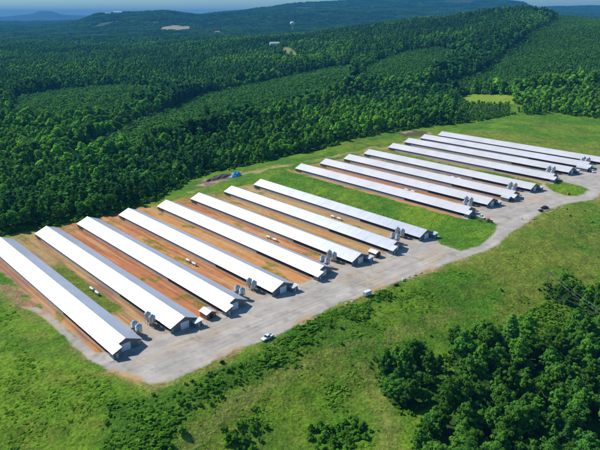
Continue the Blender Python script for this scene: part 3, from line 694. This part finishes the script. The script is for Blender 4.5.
# ------------------------------------------------------------------ vehicles
def wheel(t, x, y, r=.38, w=.26):
    for_ = MB(); n = 18
    ty = MB(); ty.tube((x, y - w / 2, r), (x, y + w / 2, r), r, n=n); o = ty.build('wheel', M['tyre'], t)
    s = 1 if y > 0 else -1
    MB().tube((x, y + s * w / 2, r), (x, y + s * (w / 2 + .02), r), r * .58, n=12).build('rim', M['steel'], o); return o
def pickup(px, py, rz, paint, label, crew=True):
    X, Y = gp(px, py); t = empty('pickup_truck', (X, Y, zt(X, Y) + .01), rz)
    hw = .98
    b = MB()
    b.prism([(2.78, .42), (2.85, .62), (2.80, .92), (2.6, 1.02), (1.35, 1.12), (-.82, 1.12), (-.82, .45), (.2, .40)], -hw, hw)
    b.box(-2.8, -.82, -hw, hw, .45, .62)
    for s in (-1, 1): b.box(-2.8, -.82, s * hw - (.12 if s > 0 else 0), s * hw + (0 if s > 0 else .12), .62, 1.12)
    b.box(-2.8, -2.72, -hw + .12, hw - .12, .62, 1.12)
    b.build('body', M[paint], t, bevel=.03)
    c0 = -.80
    cab = MB(); zt_ = 1.86
    lo = [(1.30, -.9), (1.30, .9), (c0, .9), (c0, -.9)]; hi = [(.55, -.74), (.55, .74), (c0 + .18, .74), (c0 + .18, -.74)]
    cab.add([(x, y, 1.12) for x, y in lo] + [(x, y, zt_) for x, y in hi], [(0, 1, 2, 3), (7, 6, 5, 4), (0, 4, 5, 1), (1, 5, 6, 2), (2, 6, 7, 3), (3, 7, 4, 0)])
    cb = cab.build('cab', M[paint], t, bevel=.04)
    def pane(a, b_, c_, d, off):
        q = [Vector(p) + Vector(off) for p in (a, b_, c_, d)]; n = (q[1] - q[0]).cross(q[2] - q[0]).normalized() * .012
        MB().add([p - n for p in q] + [p + n for p in q], [(0, 1, 2, 3), (7, 6, 5, 4), (0, 4, 5, 1), (1, 5, 6, 2), (2, 6, 7, 3), (3, 7, 4, 0)]).build('window', M['glass'], cb)
    pane((1.20, -.78, 1.2), (1.20, .78, 1.2), (.64, .66, 1.78), (.64, -.66, 1.78), (.03, 0, .03))
    pane((c0 + .04, .74, 1.25), (c0 + .04, -.74, 1.25), (c0 + .15, -.64, 1.74), (c0 + .15, .64, 1.74), (-.03, 0, 0))
    for s in (-1, 1):
        pane((1.0, s * .885, 1.2), (.32, s * .885, 1.2), (.30, s * .765, 1.76), (.55, s * .765, 1.76), (0, s * .02, 0))
        pane((.24, s * .885, 1.2), (-.62, s * .885, 1.2), (-.52, s * .765, 1.76), (.22, s * .765, 1.76), (0, s * .02, 0))
        wheel(t, 1.85, s * .88); wheel(t, -1.75, s * .88)
        MB().box(2.79, 2.86, s * .72 - .18, s * .72 + .18, .72, .88).build('headlight', M['lamp'], t)
        MB().box(-2.84, -2.8, s * .86 - .08, s * .86 + .08, .75, 1.05).build('tail_light', M['tail'], t)
    MB().box(2.83, 2.93, -.95, .95, .45, .62).build('bumper', M['steel'], t)
    tag(t, label, 'pickup truck', 'pickup trucks parked about the yard'); return t
def face(px0, py0, px1, py1):
    a = gp(px0, py0); b = gp(px1, py1); return math.atan2(b[1] - a[1], b[0] - a[0])
pickup(267.5, 339.5, face(273, 336, 262, 342), 'white', 'white pickup truck parked on the outer verge of the gravel yard')
pickup(481, 218, face(475, 215.5, 485, 219.5), 'white', 'white pickup truck parked at the front of the first middle block house')
pickup(544.5, 208.8, face(540, 209, 549, 207), 'maroon', 'dark maroon pickup truck standing on the gravel drive')
pickup(592.5, 172.5, face(588, 169, 596, 174), 'white', 'white pickup truck parked by the far block of houses near the right edge')
# enclosed trailer
X, Y = gp(367, 296); t = empty('cargo_trailer', (X, Y, zt(X, Y)), face(362, 297.5, 372, 293.5))
MB().box(-1.9, 1.9, -1.0, 1.0, .5, 2.35).build('trailer_body', M['white'], t, bevel=.06)
MB().add([(1.9, -.06, .5), (1.9, .06, .5), (3.1, 0, .5), (1.9, -.06, .6), (1.9, .06, .6), (3.1, 0, .6)], [(0, 2, 1), (3, 4, 5), (0, 1, 4, 3), (1, 2, 5, 4), (2, 0, 3, 5)]).build('tow_bar', M['steel'], t)
for s in (-1, 1): wheel(t, -.2, s * 1.05, .34, .2)
MB().box(-1.93, -1.9, -.8, .8, .6, 2.2).build('rear_door', M['knee'], t)
tag(t, 'white box trailer parked on the outer edge of the gravel', 'trailer')
# black utility trailer behind the maroon pickup
X, Y = gp(540.6, 211.6); t = empty('utility_trailer', (X, Y, zt(X, Y)), face(536, 212, 545, 210))
MB().box(-1.6, 1.6, -.9, .9, .5, .6).build('deck', M['black'], t)
for s in (-1, 1):
    MB().box(-1.6, 1.6, s * .9 - .03, s * .9 + .03, .602, 1.0).build('side_rail', M['black'], t); wheel(t, 0, s * 1.02, .34, .2)
MB().tube((1.6, 0, .55), (2.7, 0, .5), .05).build('tow_bar', M['black'], t)
MB().box(-1.2, 1.0, -.7, .7, .605, 1.25).build('covered_load', M['black'], t, bevel=.12)
tag(t, 'small black open trailer beside the maroon pickup', 'trailer')
# tractor
X, Y = gp(489, 222.5); t = empty('tractor', (X, Y, zt(X, Y)), face(484, 221.5, 494, 223))
MB().prism([(.2, .75), (.2, 1.55), (1.9, 1.45), (2.05, 1.2), (2.05, .75)], -.38, .38).build('bonnet', M['orange'], t, bevel=.04)
MB().box(-1.2, .2, -.35, .35, .6, 1.1).build('chassis', M['black'], t)
for s in (-1, 1):
    wheel(t, -.7, s * .85, .78, .42); wheel(t, 1.45, s * .75, .45, .28)
    MB().prism([(-1.5, 1.35), (-1.3, 1.66), (-.1, 1.66), (.1, 1.35), (.0, 1.35), (-.15, 1.56), (-1.25, 1.56), (-1.4, 1.35)], s * .85 - .24, s * .85 + .24).build('fender', M['orange'], t)
MB().box(-.95, -.4, -.28, .28, 1.1, 1.3).build('seat', M['black'], t); MB().tube((.05, 0, 1.3), (-.1, 0, 1.75), .03).build('steering_column', M['black'], t)
c = MB()
for a, b in ((-1.15, -.55), (-1.15, .55), (.1, -.5), (.1, .5)): c.tube((a, b, 1.1), (a, b, 2.35), .04, n=6)
c.build('roll_frame', M['black'], t); MB().box(-1.35, .3, -.7, .7, 2.36, 2.46).build('canopy', M['orange'], t)
tag(t, 'orange tractor parked on the gravel beside the green wedge', 'tractor')
# implement
X, Y = gp(480, 221.5); t = empty('disc_harrow', (X, Y, zt(X, Y)), face(476, 220, 484, 223))
f = MB(); f.box(-1.3, 1.3, -.9, -.8, .55, .67); f.box(-1.3, 1.3, .8, .9, .55, .67); f.box(-1.3, -1.2, -.8, .8, .55, .67); f.box(1.2, 1.3, -.8, .8, .55, .67); f.tube((1.3, 0, .6), (2.4, 0, .5), .06)
f.build('frame', M['rust'], t)
for s in (-.6, .6):
    g = MB(); g.tube((s, -1, .35), (s, 1, .35), .04)
    for k in range(7): g.tube((s - .01, -.9 + k * .3, .35), (s + .01, -.87 + k * .3, .35), .33, n=12)
    g.build('disc_gang', M['rust'], t)
tag(t, 'rusty brown farm implement on the verge next to the orange tractor', 'farm implement')
# small items on the verge
X, Y = gp(396, 286); t = empty('red_tank', (X, Y, zt(X, Y)), face(392, 287, 400, 285))
mb = MB().lathe([(.05, -1.3), (.42, -1.2), (.5, -1), (.5, 1), (.42, 1.2), (.05, 1.3)], 14); mb.v = [(z, y, x + .75) for x, y, z in mb.v]; mb.build('tank_body', M['red'], t, True)
for s in (-.8, .8): MB().box(s - .1, s + .1, -.45, .45, -.05, .35).build('cradle', M['rust'], t)
tag(t, 'low red tank lying on the grass verge', 'tank')
X, Y = gp(403, 281.5); t = empty('water_tote', (X, Y, zt(X, Y)), .5)
MB().box(-.55, .55, -.5, .5, .16, 1.25).build('container', M['white'], t, bevel=.08); MB().box(-.6, .6, -.55, .55, 0, .14).build('pallet', M['wood'], t)
MB().lathe([(.15, 1.25), (.15, 1.32), (.05, 1.34)], 10).build('cap', M['black'], t)
tag(t, 'small white cube shaped water tote on the edge of the yard', 'water tote')
X, Y = gp(568, 195); t = empty('hay_bale', (X, Y, zt(X, Y) - .05), .4)
MB().tube((-.8, 0, .8), (.8, 0, .8), .82, n=20).build('bale', M['straw'], t, bevel=.06)
w_ = MB()
for k in (-.5, 0, .5): w_.tube((k - .02, 0, .8), (k + .02, 0, .8), .835, n=20)
w_.build('twine', M['rust'], t); tag(t, 'old round hay bale on the green wedge by the drive', 'hay bale')
# boulders
def rock_mesh(seed):
    import bmesh
    bm = bmesh.new(); bmesh.ops.create_icosphere(bm, subdivisions=2, radius=1); rs = random.Random(seed)
    ph = [rs.uniform(0, 6) for _ in range(6)]
    for v in bm.verts:
        k = 1 + .18 * math.sin(3 * v.co.x + ph[0]) + .15 * math.sin(4 * v.co.y + ph[1]) + .12 * math.sin(5 * v.co.z + ph[2]) + rs.uniform(-.06, .06); v.co *= k; v.co.z *= .65
    me = bpy.data.meshes.new('boulder'); bm.to_mesh(me); bm.free(); me.materials.append(M['rock']); return me
rocks = [rock_mesh(s) for s in range(3)]
for k, (x, y) in enumerate([(551,212.2),(555.5,209.6),(563,208),(529,222.5),(533,219.5),(404,279.5),(409,277.5),(415,275.5),(421,273),(352,301.5),(346,304)]):
    X, Y = gp(x, y); o = bpy.data.objects.new('boulder', rocks[k % 3]); C.objects.link(o); o.location = (X, Y, zt(X, Y) + .1); s = .6 + .35 * random.random(); o.scale = (s * 1.3, s, s); o.rotation_euler = (0, 0, k * 1.3)
    tag(o, 'grey boulder on the outer verge of the gravel yard and drive', 'boulder', 'boulders along the outer verge')
# spoil heap and tarp
def blob_heap(name, px, py, rx, ry, h, m, seed, rz):
    X, Y = gp(px, py); n = 28; V = []; Fc = []
    for j in range(n):
        for i in range(n):
            a = (i / (n - 1) * 2 - 1); b = (j / (n - 1) * 2 - 1); r = math.hypot(a, b)
            nz = float(fbm(np.array([a * 3.2 + seed]), np.array([b * 3.2]), 70, 4)[0])
            V.append((a * rx, b * ry, h * max(0, 1 - r * r) ** .8 * (.45 + 1.1 * nz) - .25))
    for j in range(n - 1):
        for i in range(n - 1): Fc.append((j * n + i, j * n + i + 1, (j + 1) * n + i + 1, (j + 1) * n + i))
    for (i0, i1) in (): pass
    me = bpy.data.meshes.new(name); me.from_pydata(V, [], Fc); me.update(); o = link(name, me, m); o.location = (X, Y, zt(X, Y)); o.rotation_euler = (0, 0, rz)
    md = o.modifiers.new('thickness', 'SOLIDIFY'); md.thickness = .3; md.offset = -1
    return o
rz = face(205, 184, 232, 175)
tag(blob_heap('spoil_heap', 217, 179, 19, 5, 2.6, M['soil'], 1, rz), 'long dark heap of spoil and ash behind the houses near the blue tarp', 'heap')
tag(blob_heap('tarp_pile', 236, 176.5, 6.2, 3.6, 3.8, M['blue'], 5, rz), 'bright blue tarp thrown over a pile behind the houses', 'tarp')
# person
def person(px, py):
    X, Y = gp(px, py); t = empty('person', (X, Y, zt(X, Y)), .6)
    J = {'pel': (0, 0, .95), 'spn': (0, 0, 1.2), 'chs': (0, 0, 1.42), 'nck': (0, 0, 1.54), 'hd': (.01, 0, 1.66), 'hd2': (.01, 0, 1.76)}
    vs = list(J.values()); rad = [.14, .13, .15, .06, .095, .075]; ed = [(0, 1), (1, 2), (2, 3), (3, 4), (4, 5)]
    def chain(start, pts, rs):
        p = start
        for q, r in zip(pts, rs): vs.append(q); rad.append(r); ed.append((p, len(vs) - 1)); p = len(vs) - 1
        return p
    for s in (-1, 1):
        chain(0, [(0, s * .1, .88), (.06 * s, s * .11, .5), (.05 * s, s * .12, .09), (.05 * s + .14, s * .13, .04)], [.095, .065, .045, .035])
        w = chain(2, [(0, s * .19, 1.42), (-.02 * s, s * .25, 1.14), (.08, s * .25, .9)], [.06, .043, .03])
        w = chain(w, [(.10, s * .25, .82)], [.034])
        for k in range(4): chain(w, [(.10 + .018 * (k - 1.5), s * .255, .75 - .004 * abs(k - 1.5)), (.11 + .018 * (k - 1.5), s * .25, .715)], [.009, .008])
        chain(w, [(.14, s * .24, .79), (.15, s * .24, .76)], [.010, .009])
    me = bpy.data.meshes.new('body'); me.from_pydata(vs, ed, []); me.update(); o = link('body', me, None, t)
    sk = o.modifiers.new('skin', 'SKIN')
    for i, r in enumerate(rad): me.skin_vertices[0].data[i].radius = (r, r)
    me.skin_vertices[0].data[0].use_root = True
    o.modifiers.new('smooth', 'SUBSURF').levels = 1; me.materials.append(M['skin'])
    MB().lathe([(.15, .93), (.165, 1.1), (.185, 1.38), (.12, 1.5), (.07, 1.52)], 14).build('shirt', M['shirt'], t, True)
    for s in (-1, 1): MB().tube((0, s * .18, 1.43), (-.02 * s, s * .25, 1.2), .078, .065, 10).build('sleeve', M['shirt'], t)
    j = MB(); j.lathe([(.15, .80), (.165, .88), (.16, .96)], 12)
    for s in (-1, 1): j.tube((0, s * .09, .9), (.06 * s, s * .11, .5), .105, .08, 10); j.tube((.06 * s, s * .11, .5), (.05 * s, s * .12, .1), .08, .065, 10)
    j.build('trousers', M['jeans'], t); MB().lathe([(.105, 1.68), (.105, 1.74), (.07, 1.81), (.02, 1.83)], 12).build('hair', M['hair'], t, True)
    tag(t, 'person in a pale shirt standing on the gravel drive', 'person')
person(522, 220)

# ------------------------------------------------------------------ far landmarks
def water_tower():
    X, Y = gp(292.5, 31.0); Z = zt(X, Y); t = empty('water_tower', (X, Y, Z)); s = Y / 590 * 1.06
    hh = 8.0 * s * 1.0
    r = 2.3 * s; MB().lathe([(r * .45, -15), (r * .22, hh * .18), (r * .2, hh * .52), (r * .5, hh * .6)], 20).build('column', M['white'], t, True)
    MB().lathe([(r * .5, hh * .6), (r * .9, hh * .68), (r, hh * .8), (r * .85, hh * .93), (r * .4, hh), (.5, hh * 1.01)], 24).build('tank', M['white'], t, True)
    tag(t, 'white water tower standing above the far wooded plain', 'water tower')
water_tower()
def house_far(name, px, py, w, d, h, label, rz=.3, m='white'):
    X, Y = gp(px, py); t = empty(name, (X, Y, zt(X, Y)), rz)
    MB().box(-w / 2, w / 2, -d / 2, d / 2, -4, h).build('wall', M[m], t)
    MB().prism([(-d / 2 - .4, h + .01), (0, h + d * .28), (d / 2 + .4, h + .01)], -w / 2 - .4, w / 2 + .4, 'x').build('roof', M['roof2'], t)
    for s in (-.3, .3): MB().box(w * s - .8, w * s + .8, -d / 2 - .06, -d / 2 - .01, h * .35, h * .75).build('window', M['glass'], t)
    tag(t, label, 'building')
house_far('farmhouse', 274.5, 48.5, 26, 14, 14, 'white building among the trees beside the far clearing', .2)
house_far('farmhouse', 118, 14.6, 70, 26, 20, 'pale building on the crest of the distant left ridge', .1)
house_far('farmhouse', 108, 15.2, 46, 20, 16, 'smaller pale building on the distant ridge, left of the other', .3)

# ------------------------------------------------------------------ power line
def pole(px, py, h, rz, label):
    X, Y = gp(px, py); Z = zt(X, Y); t = empty('utility_pole', (X, Y, Z), rz)
    MB().tube((0, 0, -.5), (0, 0, h), .17, .11, 10).build('pole', M['wood'], t)
    MB().box(-.06, .06, -1.2, 1.2, h - .6, h - .46).build('crossarm', M['wood'], t)
    for y in (-1.1, 1.1): MB().lathe([(.05, h - .46), (.08, h - .38), (.04, h - .25)], 8, (0, y, 0)).build('insulator', M['knee'], t)
    MB().tube((.3, 0, h - 1.9), (.3, 0, h - 1.0), .22, n=12).build('transformer', M['steel'], t)
    tag(t, label, 'utility pole', 'wooden utility poles'); return Vector((X, Y, Z))
a1 = gp(546, 291); a2 = gp(598, 334); rzp = math.atan2(a2[1] - a1[1], a2[0] - a1[0]); hp = 10
p1 = pole(546, 291, hp, rzp, 'wooden utility pole at the upper end of the wires beside the dark trees'); p2 = pole(598, 334, hp, rzp, 'wooden utility pole at the lower end of the wires by the right edge')
for s, w in ((-1.1, 'left'), (1.1, 'right')):
    off = Vector((-math.sin(rzp), math.cos(rzp), 0)) * s; pts = []
    for k in range(17):
        f = k / 16; p = p1.lerp(p2, f) + off; p.z += hp - .25 - 4 * .7 * f * (1 - f); pts.append(p)
    mb = MB()
    for k in range(16): mb.tube(pts[k], pts[k + 1], .035, n=5)
    tag(mb.build('overhead_wire', M['steel']), 'pale overhead wire over the lower right scrub, %s of the two' % ('nearer the camera' if (p1 + off).length < (p1 - off).length else 'farther from the camera'), 'wire', 'overhead wires')

# ------------------------------------------------------------------ vegetation
def jgrid(x0, x1, y0, y1, s, j=.42):
    nx = int((x1 - x0) / s); ny = int((y1 - y0) / s); gx, gy = np.meshgrid(np.arange(nx), np.arange(ny))
    X = x0 + (gx + .5 * (gy % 2) + rng.uniform(-j, j, gx.shape)) * s; Y = y0 + (gy + rng.uniform(-j, j, gx.shape)) * s
    return X.ravel(), Y.ravel()
def in_view(X, Y, mar=0.06): return (Y > 60) & (np.abs(X) < Y * (.52 + mar) + 15)
def excl(X, Y):
    k = ~inside(X, Y, small_field) & ~inside(X, Y, gap_meadow)
    for c_ in (clear1, clear2, clear3): k &= ~inside(X, Y, c_)
    return k
# foreground wood
cand = []
X, Y = jgrid(-20, 200, 90, 420, 5.6); ok = np.zeros(X.shape, bool)
for p_ in (for_frontA, for_frontB, for_frontC): ok |= inside(X, Y, p_)
ok &= in_view(X, Y, .05) & (Y > 105)
fgX, fgY = X[ok], Y[ok]
# forest behind, near band
X, Y = jgrid(-600, 700, 220, 1150, 5.6)
hedge = gpoly([(517,112.5),(520,110),(535,107.5),(548,109),(550,112.5),(535,114.5),(520,115)])
ok = in_view(X, Y) & ((inside(X, Y, WOOD) & excl(X, Y)) | inside(X, Y, hedge))
young = np.zeros(X.shape, bool)
for p_ in (plant1, plant2, plant3, plant4): young |= inside(X, Y, p_)
wX, wY = X[ok & ~young], Y[ok & ~young]
allX = np.concatenate([fgX, wX]); allY = np.concatenate([fgY, wY]); isfg = np.arange(len(allX)) < len(fgX)
dd = np.hypot(allX, allY); lowbush = inside(allX, allY, gpoly([(452,106),(458,100),(478,102),(512,103),(516,113),(500,118),(470,123),(456,120)])) | inside(allX, allY, hedge)
order = np.argsort(dd + 5000 * lowbush); sel = order[:300]; rest = order[300:]
print('foreground', len(fgX), 'near forest', len(wX), 'individual reach', dd[sel[-1]])
allZ = zt(allX, allY)
for k in sel:
    d = dd[k]; fg = isfg[k]
    lst = near_c if fg else mid_c
    edge = False
    r_ = rng.random()
    if fg: vi = int(rng.choice([0, 1, 2, 3, 4], p=[.24, .24, .2, .26, .06]))
    else: vi = int(rng.choice([0, 1, 2, 3], p=[.34, .26, .28, .12]))
    pine = (fg and vi == 4) or (not fg and vi == 3)
    t = empty('pine_tree' if pine else 'broadleaf_tree', (allX[k], allY[k], allZ[k] - .1), rng.random() * 6.28)
    s = (.55 + .78 * rng.random() ** 1.3) * (.72 if allY[k] > 215 else 1) if fg else rng.uniform(.65, 1.05)
    t.scale = (s * rng.uniform(.95, 1.25), s * rng.uniform(.95, 1.25), s)
    link('crown', lst[vi][0], None, t); link('trunk', lst[vi][1], None, t)
    w_ = 'in the dense wood at the lower right' if fg else 'at the forest edge behind the near block of houses'
    tag(t, ('dark conical pine tree ' if pine else 'green broadleaf tree ') + w_, 'tree', ('pine' if pine else 'broadleaf') + (' trees of the lower right wood' if fg else ' trees of the forest edge behind the houses'))
# rest of the near band plus farther woods as one forest
nX = allX[rest]; nY = allY[rest]
X, Y = jgrid(-1600, 1700, 1150, 2700, 7.6); y2 = np.zeros(X.shape, bool)
for p_ in (plant1, plant2, plant3, plant4): y2 |= inside(X, Y, p_)
ok = in_view(X, Y) & inside(X, Y, WOOD) & excl(X, Y) & ~y2
FX = np.concatenate([nX, X[ok]]); FY = np.concatenate([nY, Y[ok]]); FZ = zt(FX, FY) - .3; n = len(FX)
pn = fbm(FX / 160, FY / 160, 90, 3) + rng.normal(0, .08, n)
vid = np.where(pn > .55, rng.integers(3, 5, n), rng.integers(0, 3, n))
dpl = np.full(n, 1e9)
for p_ in (plant1, plant2, plant3, plant4): dpl = np.minimum(dpl, dist(FX, FY, p_, True))
sc_ = .82 * (.6 + .65 * rng.random(n) ** 1.3) * (.75 + .5 * fbm(FX / 90, FY / 90, 93, 3)) * (1 + np.interp(FY, [1000, 1900], [.5, .2]) * (dpl < 40)) * np.interp(FY, [1000, 2000, 2700], [1, 1.12, 1.3]); lb = np.concatenate([lowbush[rest], np.zeros(n - len(rest), bool)]); hd = inside(FX, FY, hedge); sc_ = sc_ * np.where(hd, .85, np.where(lb, .42, 1))
S = np.stack([sc_ * rng.uniform(.9, 1.2, n), sc_ * rng.uniform(.9, 1.2, n), sc_], 1)
gn_stuff('forest', 'unbroken mixed forest covering the valley and hills behind the farm', 'forest', np.stack([FX, FY, FZ], 1), vid, S, rng.random(n) * 6.28, low_src)
# young plantations
PX, PY = [], []
for p_, s in ((plant1, 3.6), (plant2, 4.4), (plant3, 4.8), (plant4, 4.4)):
    a = np.array(p_); X, Y = jgrid(a[:, 0].min(), a[:, 0].max(), a[:, 1].min(), a[:, 1].max(), s, .22)
    ok = inside(X, Y, p_) & in_view(X, Y) & (rng.random(X.shape) < .94); PX.append(X[ok]); PY.append(Y[ok])
PX = np.concatenate(PX); PY = np.concatenate(PY); n = len(PX); s = rng.uniform(.75, 1.25, n) * (.8 + .5 * fbm(PX / 60, PY / 60, 92, 3))
gn_stuff('pine_plantation', 'dense blocks of short young pines between the taller woods', 'plantation', np.stack([PX, PY, zt(PX, PY) - .2], 1), rng.integers(0, 2, n), np.stack([s * 1.15, s * 1.15, s], 1), rng.random(n) * 6.28, young_src)
# distant woods
Xs, Ys = [], []
for y0, y1, s in ((2650, 4200, 27), (4200, 6500, 34), (6500, 9800, 46)):
    X, Y = jgrid(-y1 * .62, y1 * .62, y0, y1, s); ok = in_view(X, Y, .04) & excl(X, Y) & (fbm(X / 420, Y / 420, 95, 4) < .70)
    Xs.append(X[ok]); Ys.append(Y[ok])
DX = np.concatenate(Xs); DY = np.concatenate(Ys); n = len(DX); s = np.interp(DY, [2700, 6500, 9800], [.95, 1.25, 1.6]) * rng.uniform(.9, 1.15, n)
gn_stuff('distant_woodland', 'far wooded plain and ridges fading blue toward the horizon', 'woodland', np.stack([DX, DY, zt(DX, DY) - 1], 1), rng.integers(0, 3, n), np.stack([s, s, s * .75], 1), rng.random(n) * 6.28, patch_src)
# scrub and weeds of the foreground
X, Y = jgrid(-170, 240, 92, 420, 1.0, .5)
out = ~inside(X, Y, UPL); Ed = dist(X, Y, E_full); wood = np.zeros(X.shape, bool)
for p_ in (for_frontA, for_frontB): wood |= inside(X, Y, p_)
dn = fbm(X / 11, Y / 11, 101, 4); inb = inside(X, Y, bank); ins = inside(X, Y, scrubD)
pr = np.clip((dn - .46) * 3.0, .03, .7) * np.interp(X, [40, 110], [1, .35]) * ss((Ed - 2) / 6); bk = ss((sdist(X, Y, bank) + 14 * (fbm(X / 9, Y / 9, 130, 3) - .45)) / 6); pr = lerp(pr, np.clip(.7 + (dn - .4) * 3, .45, 1), bk); inb = bk > .35; pr = np.where(ins, .75, pr)
td = np.minimum(dist(X, Y, track), dist(X, Y, track2)); pr = pr * np.clip((td - 1) / 5, .06, 1)
ok = out & in_view(X, Y) & ~wood & (rng.random(X.shape) < pr) & (Ed > 1.2)
SX, SY, inb2, ins2, dn2 = X[ok], Y[ok], inb[ok], ins[ok], dn[ok]; n = len(SX)
s = rng.uniform(.3, .65, n) + np.where(inb2, rng.uniform(-.05, .95, n) * np.clip((dn2 - .3) * 3, .2, 1), 0) + np.where(ins2, rng.uniform(0, .8, n), 0) + np.clip(dn2 - .55, 0, 1) * 2
gn_stuff('tall_weeds', 'tall weeds and rough grass over the slope below the yard', 'weeds', np.stack([SX, SY, zt(SX, SY) - .08], 1), rng.integers(0, 3, n) + 3 * (inb2 & (rng.random(n) < .8)), np.stack([s * 1.15, s * 1.15, s * np.where(inb2 | ins2, .6, .30)], 1), rng.random(n) * 6.28, scrub_src)
# shrubs
X, Y = jgrid(-170, 240, 92, 420, 2.1, .5); dn = fbm(X / 13, Y / 13, 111, 4); out = ~inside(X, Y, UPL); Ed = dist(X, Y, E_full)
pr = np.clip((dn - .60) * 3, 0, .4) * np.interp(X, [-60, -30, 30, 90], [.06, .5, .5, .1]); pr = np.where(inside(X, Y, bank), np.clip((dn - .46) * 2.2, .03, .35), pr)
for c_, r_ in ((gp(243, 440), 6), (gp(335, 438), 8), (gp(352, 432), 6), (gp(180, 445), 5), (gp(415, 352), 5)): pr = np.maximum(pr, .95 * (np.hypot(X - c_[0], Y - c_[1]) < r_))
for p_ in (for_frontA, for_frontB, for_frontC): pr = np.maximum(pr, .8 * (np.abs(sdist(X, Y, p_)) < 3.5))
pr = np.maximum(pr, np.where(inside(X, Y, scrubD), .45, 0)); pr = pr * np.clip((np.minimum(dist(X, Y, track), dist(X, Y, track2)) - 2) / 4, 0, 1)
ok = out & in_view(X, Y) & (rng.random(X.shape) < pr) & (Ed > 3)
# forest hem behind the houses
X2, Y2 = jgrid(-420, 620, 220, 800, 2.6, .5); hem = dist(X2, Y2, for_edge); ok2 = (hem < 7) & in_view(X2, Y2) & (rng.random(X2.shape) < .55) & ~inside(X2, Y2, gap_meadow)
SX = np.concatenate([X[ok], X2[ok2]]); SY = np.concatenate([Y[ok], Y2[ok2]]); n = len(SX); bg = np.zeros(ok.sum())
for c_, r_ in ((gp(243, 440), 6), (gp(335, 438), 8), (gp(352, 432), 6), (gp(180, 445), 5), (gp(415, 352), 5)): bg = np.maximum(bg, np.hypot(X[ok] - c_[0], Y[ok] - c_[1]) < r_)
s = np.concatenate([rng.uniform(.3, .72, ok.sum()) * (1 + .9 * bg), rng.uniform(.8, 1.7, ok2.sum())])
gn_stuff('undergrowth', 'thickets of low green bushes on the bank and along the wood edges', 'bushes', np.stack([SX, SY, zt(SX, SY) - .2], 1), rng.integers(0, 2, n), np.stack([s, s, s], 1), rng.random(n) * 6.28, shrub_src)

# ------------------------------------------------------------------ light, sky, haze
SUN_EL, SUN_AZ = R(43), R(149)             # azimuth of the sun counted from +X
w = bpy.data.worlds.new('World'); sc.world = w; w.use_nodes = True; nt = w.node_tree
sky = nt.nodes.new('ShaderNodeTexSky'); sky.sky_type = 'NISHITA'; sky.sun_disc = False; sky.sun_elevation = SUN_EL; sky.sun_rotation = math.pi / 2 - SUN_AZ
sky.air_density = 1.2; sky.dust_density = .4; sky.ozone_density = 2.5; sky.altitude = 300
tint = nt.nodes.new('ShaderNodeMix'); tint.data_type = 'RGBA'; tint.blend_type = 'MULTIPLY'; tint.inputs[0].default_value = 1; tint.inputs[7].default_value = (.55, .86, 1.10, 1)
nt.links.new(sky.outputs[0], tint.inputs[6]); nt.links.new(tint.outputs[2], nt.nodes['Background'].inputs[0]); nt.nodes['Background'].inputs[1].default_value = .10
sd = bpy.data.lights.new('sun', 'SUN'); sd.energy = 4.8; sd.angle = R(.5); sd.color = (1, .95, .87)
so = bpy.data.objects.new('sun', sd); C.objects.link(so)
dv = Vector((math.cos(SUN_EL) * math.cos(SUN_AZ), math.cos(SUN_EL) * math.sin(SUN_AZ), math.sin(SUN_EL)))
so.rotation_euler = dv.to_track_quat('Z', 'Y').to_euler(); so.location = (-100, 100, 300)
hz, nt, b, o = mat('haze_air'); nt.nodes.remove(b); pv = nt.nodes.new('ShaderNodeVolumePrincipled')
pv.inputs['Color'].default_value = (.08, .40, .84, 1); pv.inputs['Density'].default_value = 7.5e-5; pv.inputs['Anisotropy'].default_value = 0.0
nt.links.new(pv.outputs[0], o.inputs['Volume'])
tag(MB().box(-28400, 28400, -28400, 28400, -40, 345).build('haze', hz), 'blue air haze over the whole landscape', 'haze', None, 'stuff')

sc.render.engine = 'CYCLES'
cy = sc.cycles; cy.use_denoising = True; cy.max_bounces = 5; cy.diffuse_bounces = 2; cy.glossy_bounces = 2; cy.transmission_bounces = 2; cy.volume_bounces = 0; cy.transparent_max_bounces = 4
cy.use_adaptive_sampling = True; cy.adaptive_threshold = .02
sc.view_settings.view_transform = 'Standard'; sc.view_settings.look = 'None'; sc.view_settings.exposure = 0.1; sc.view_settings.gamma = 1
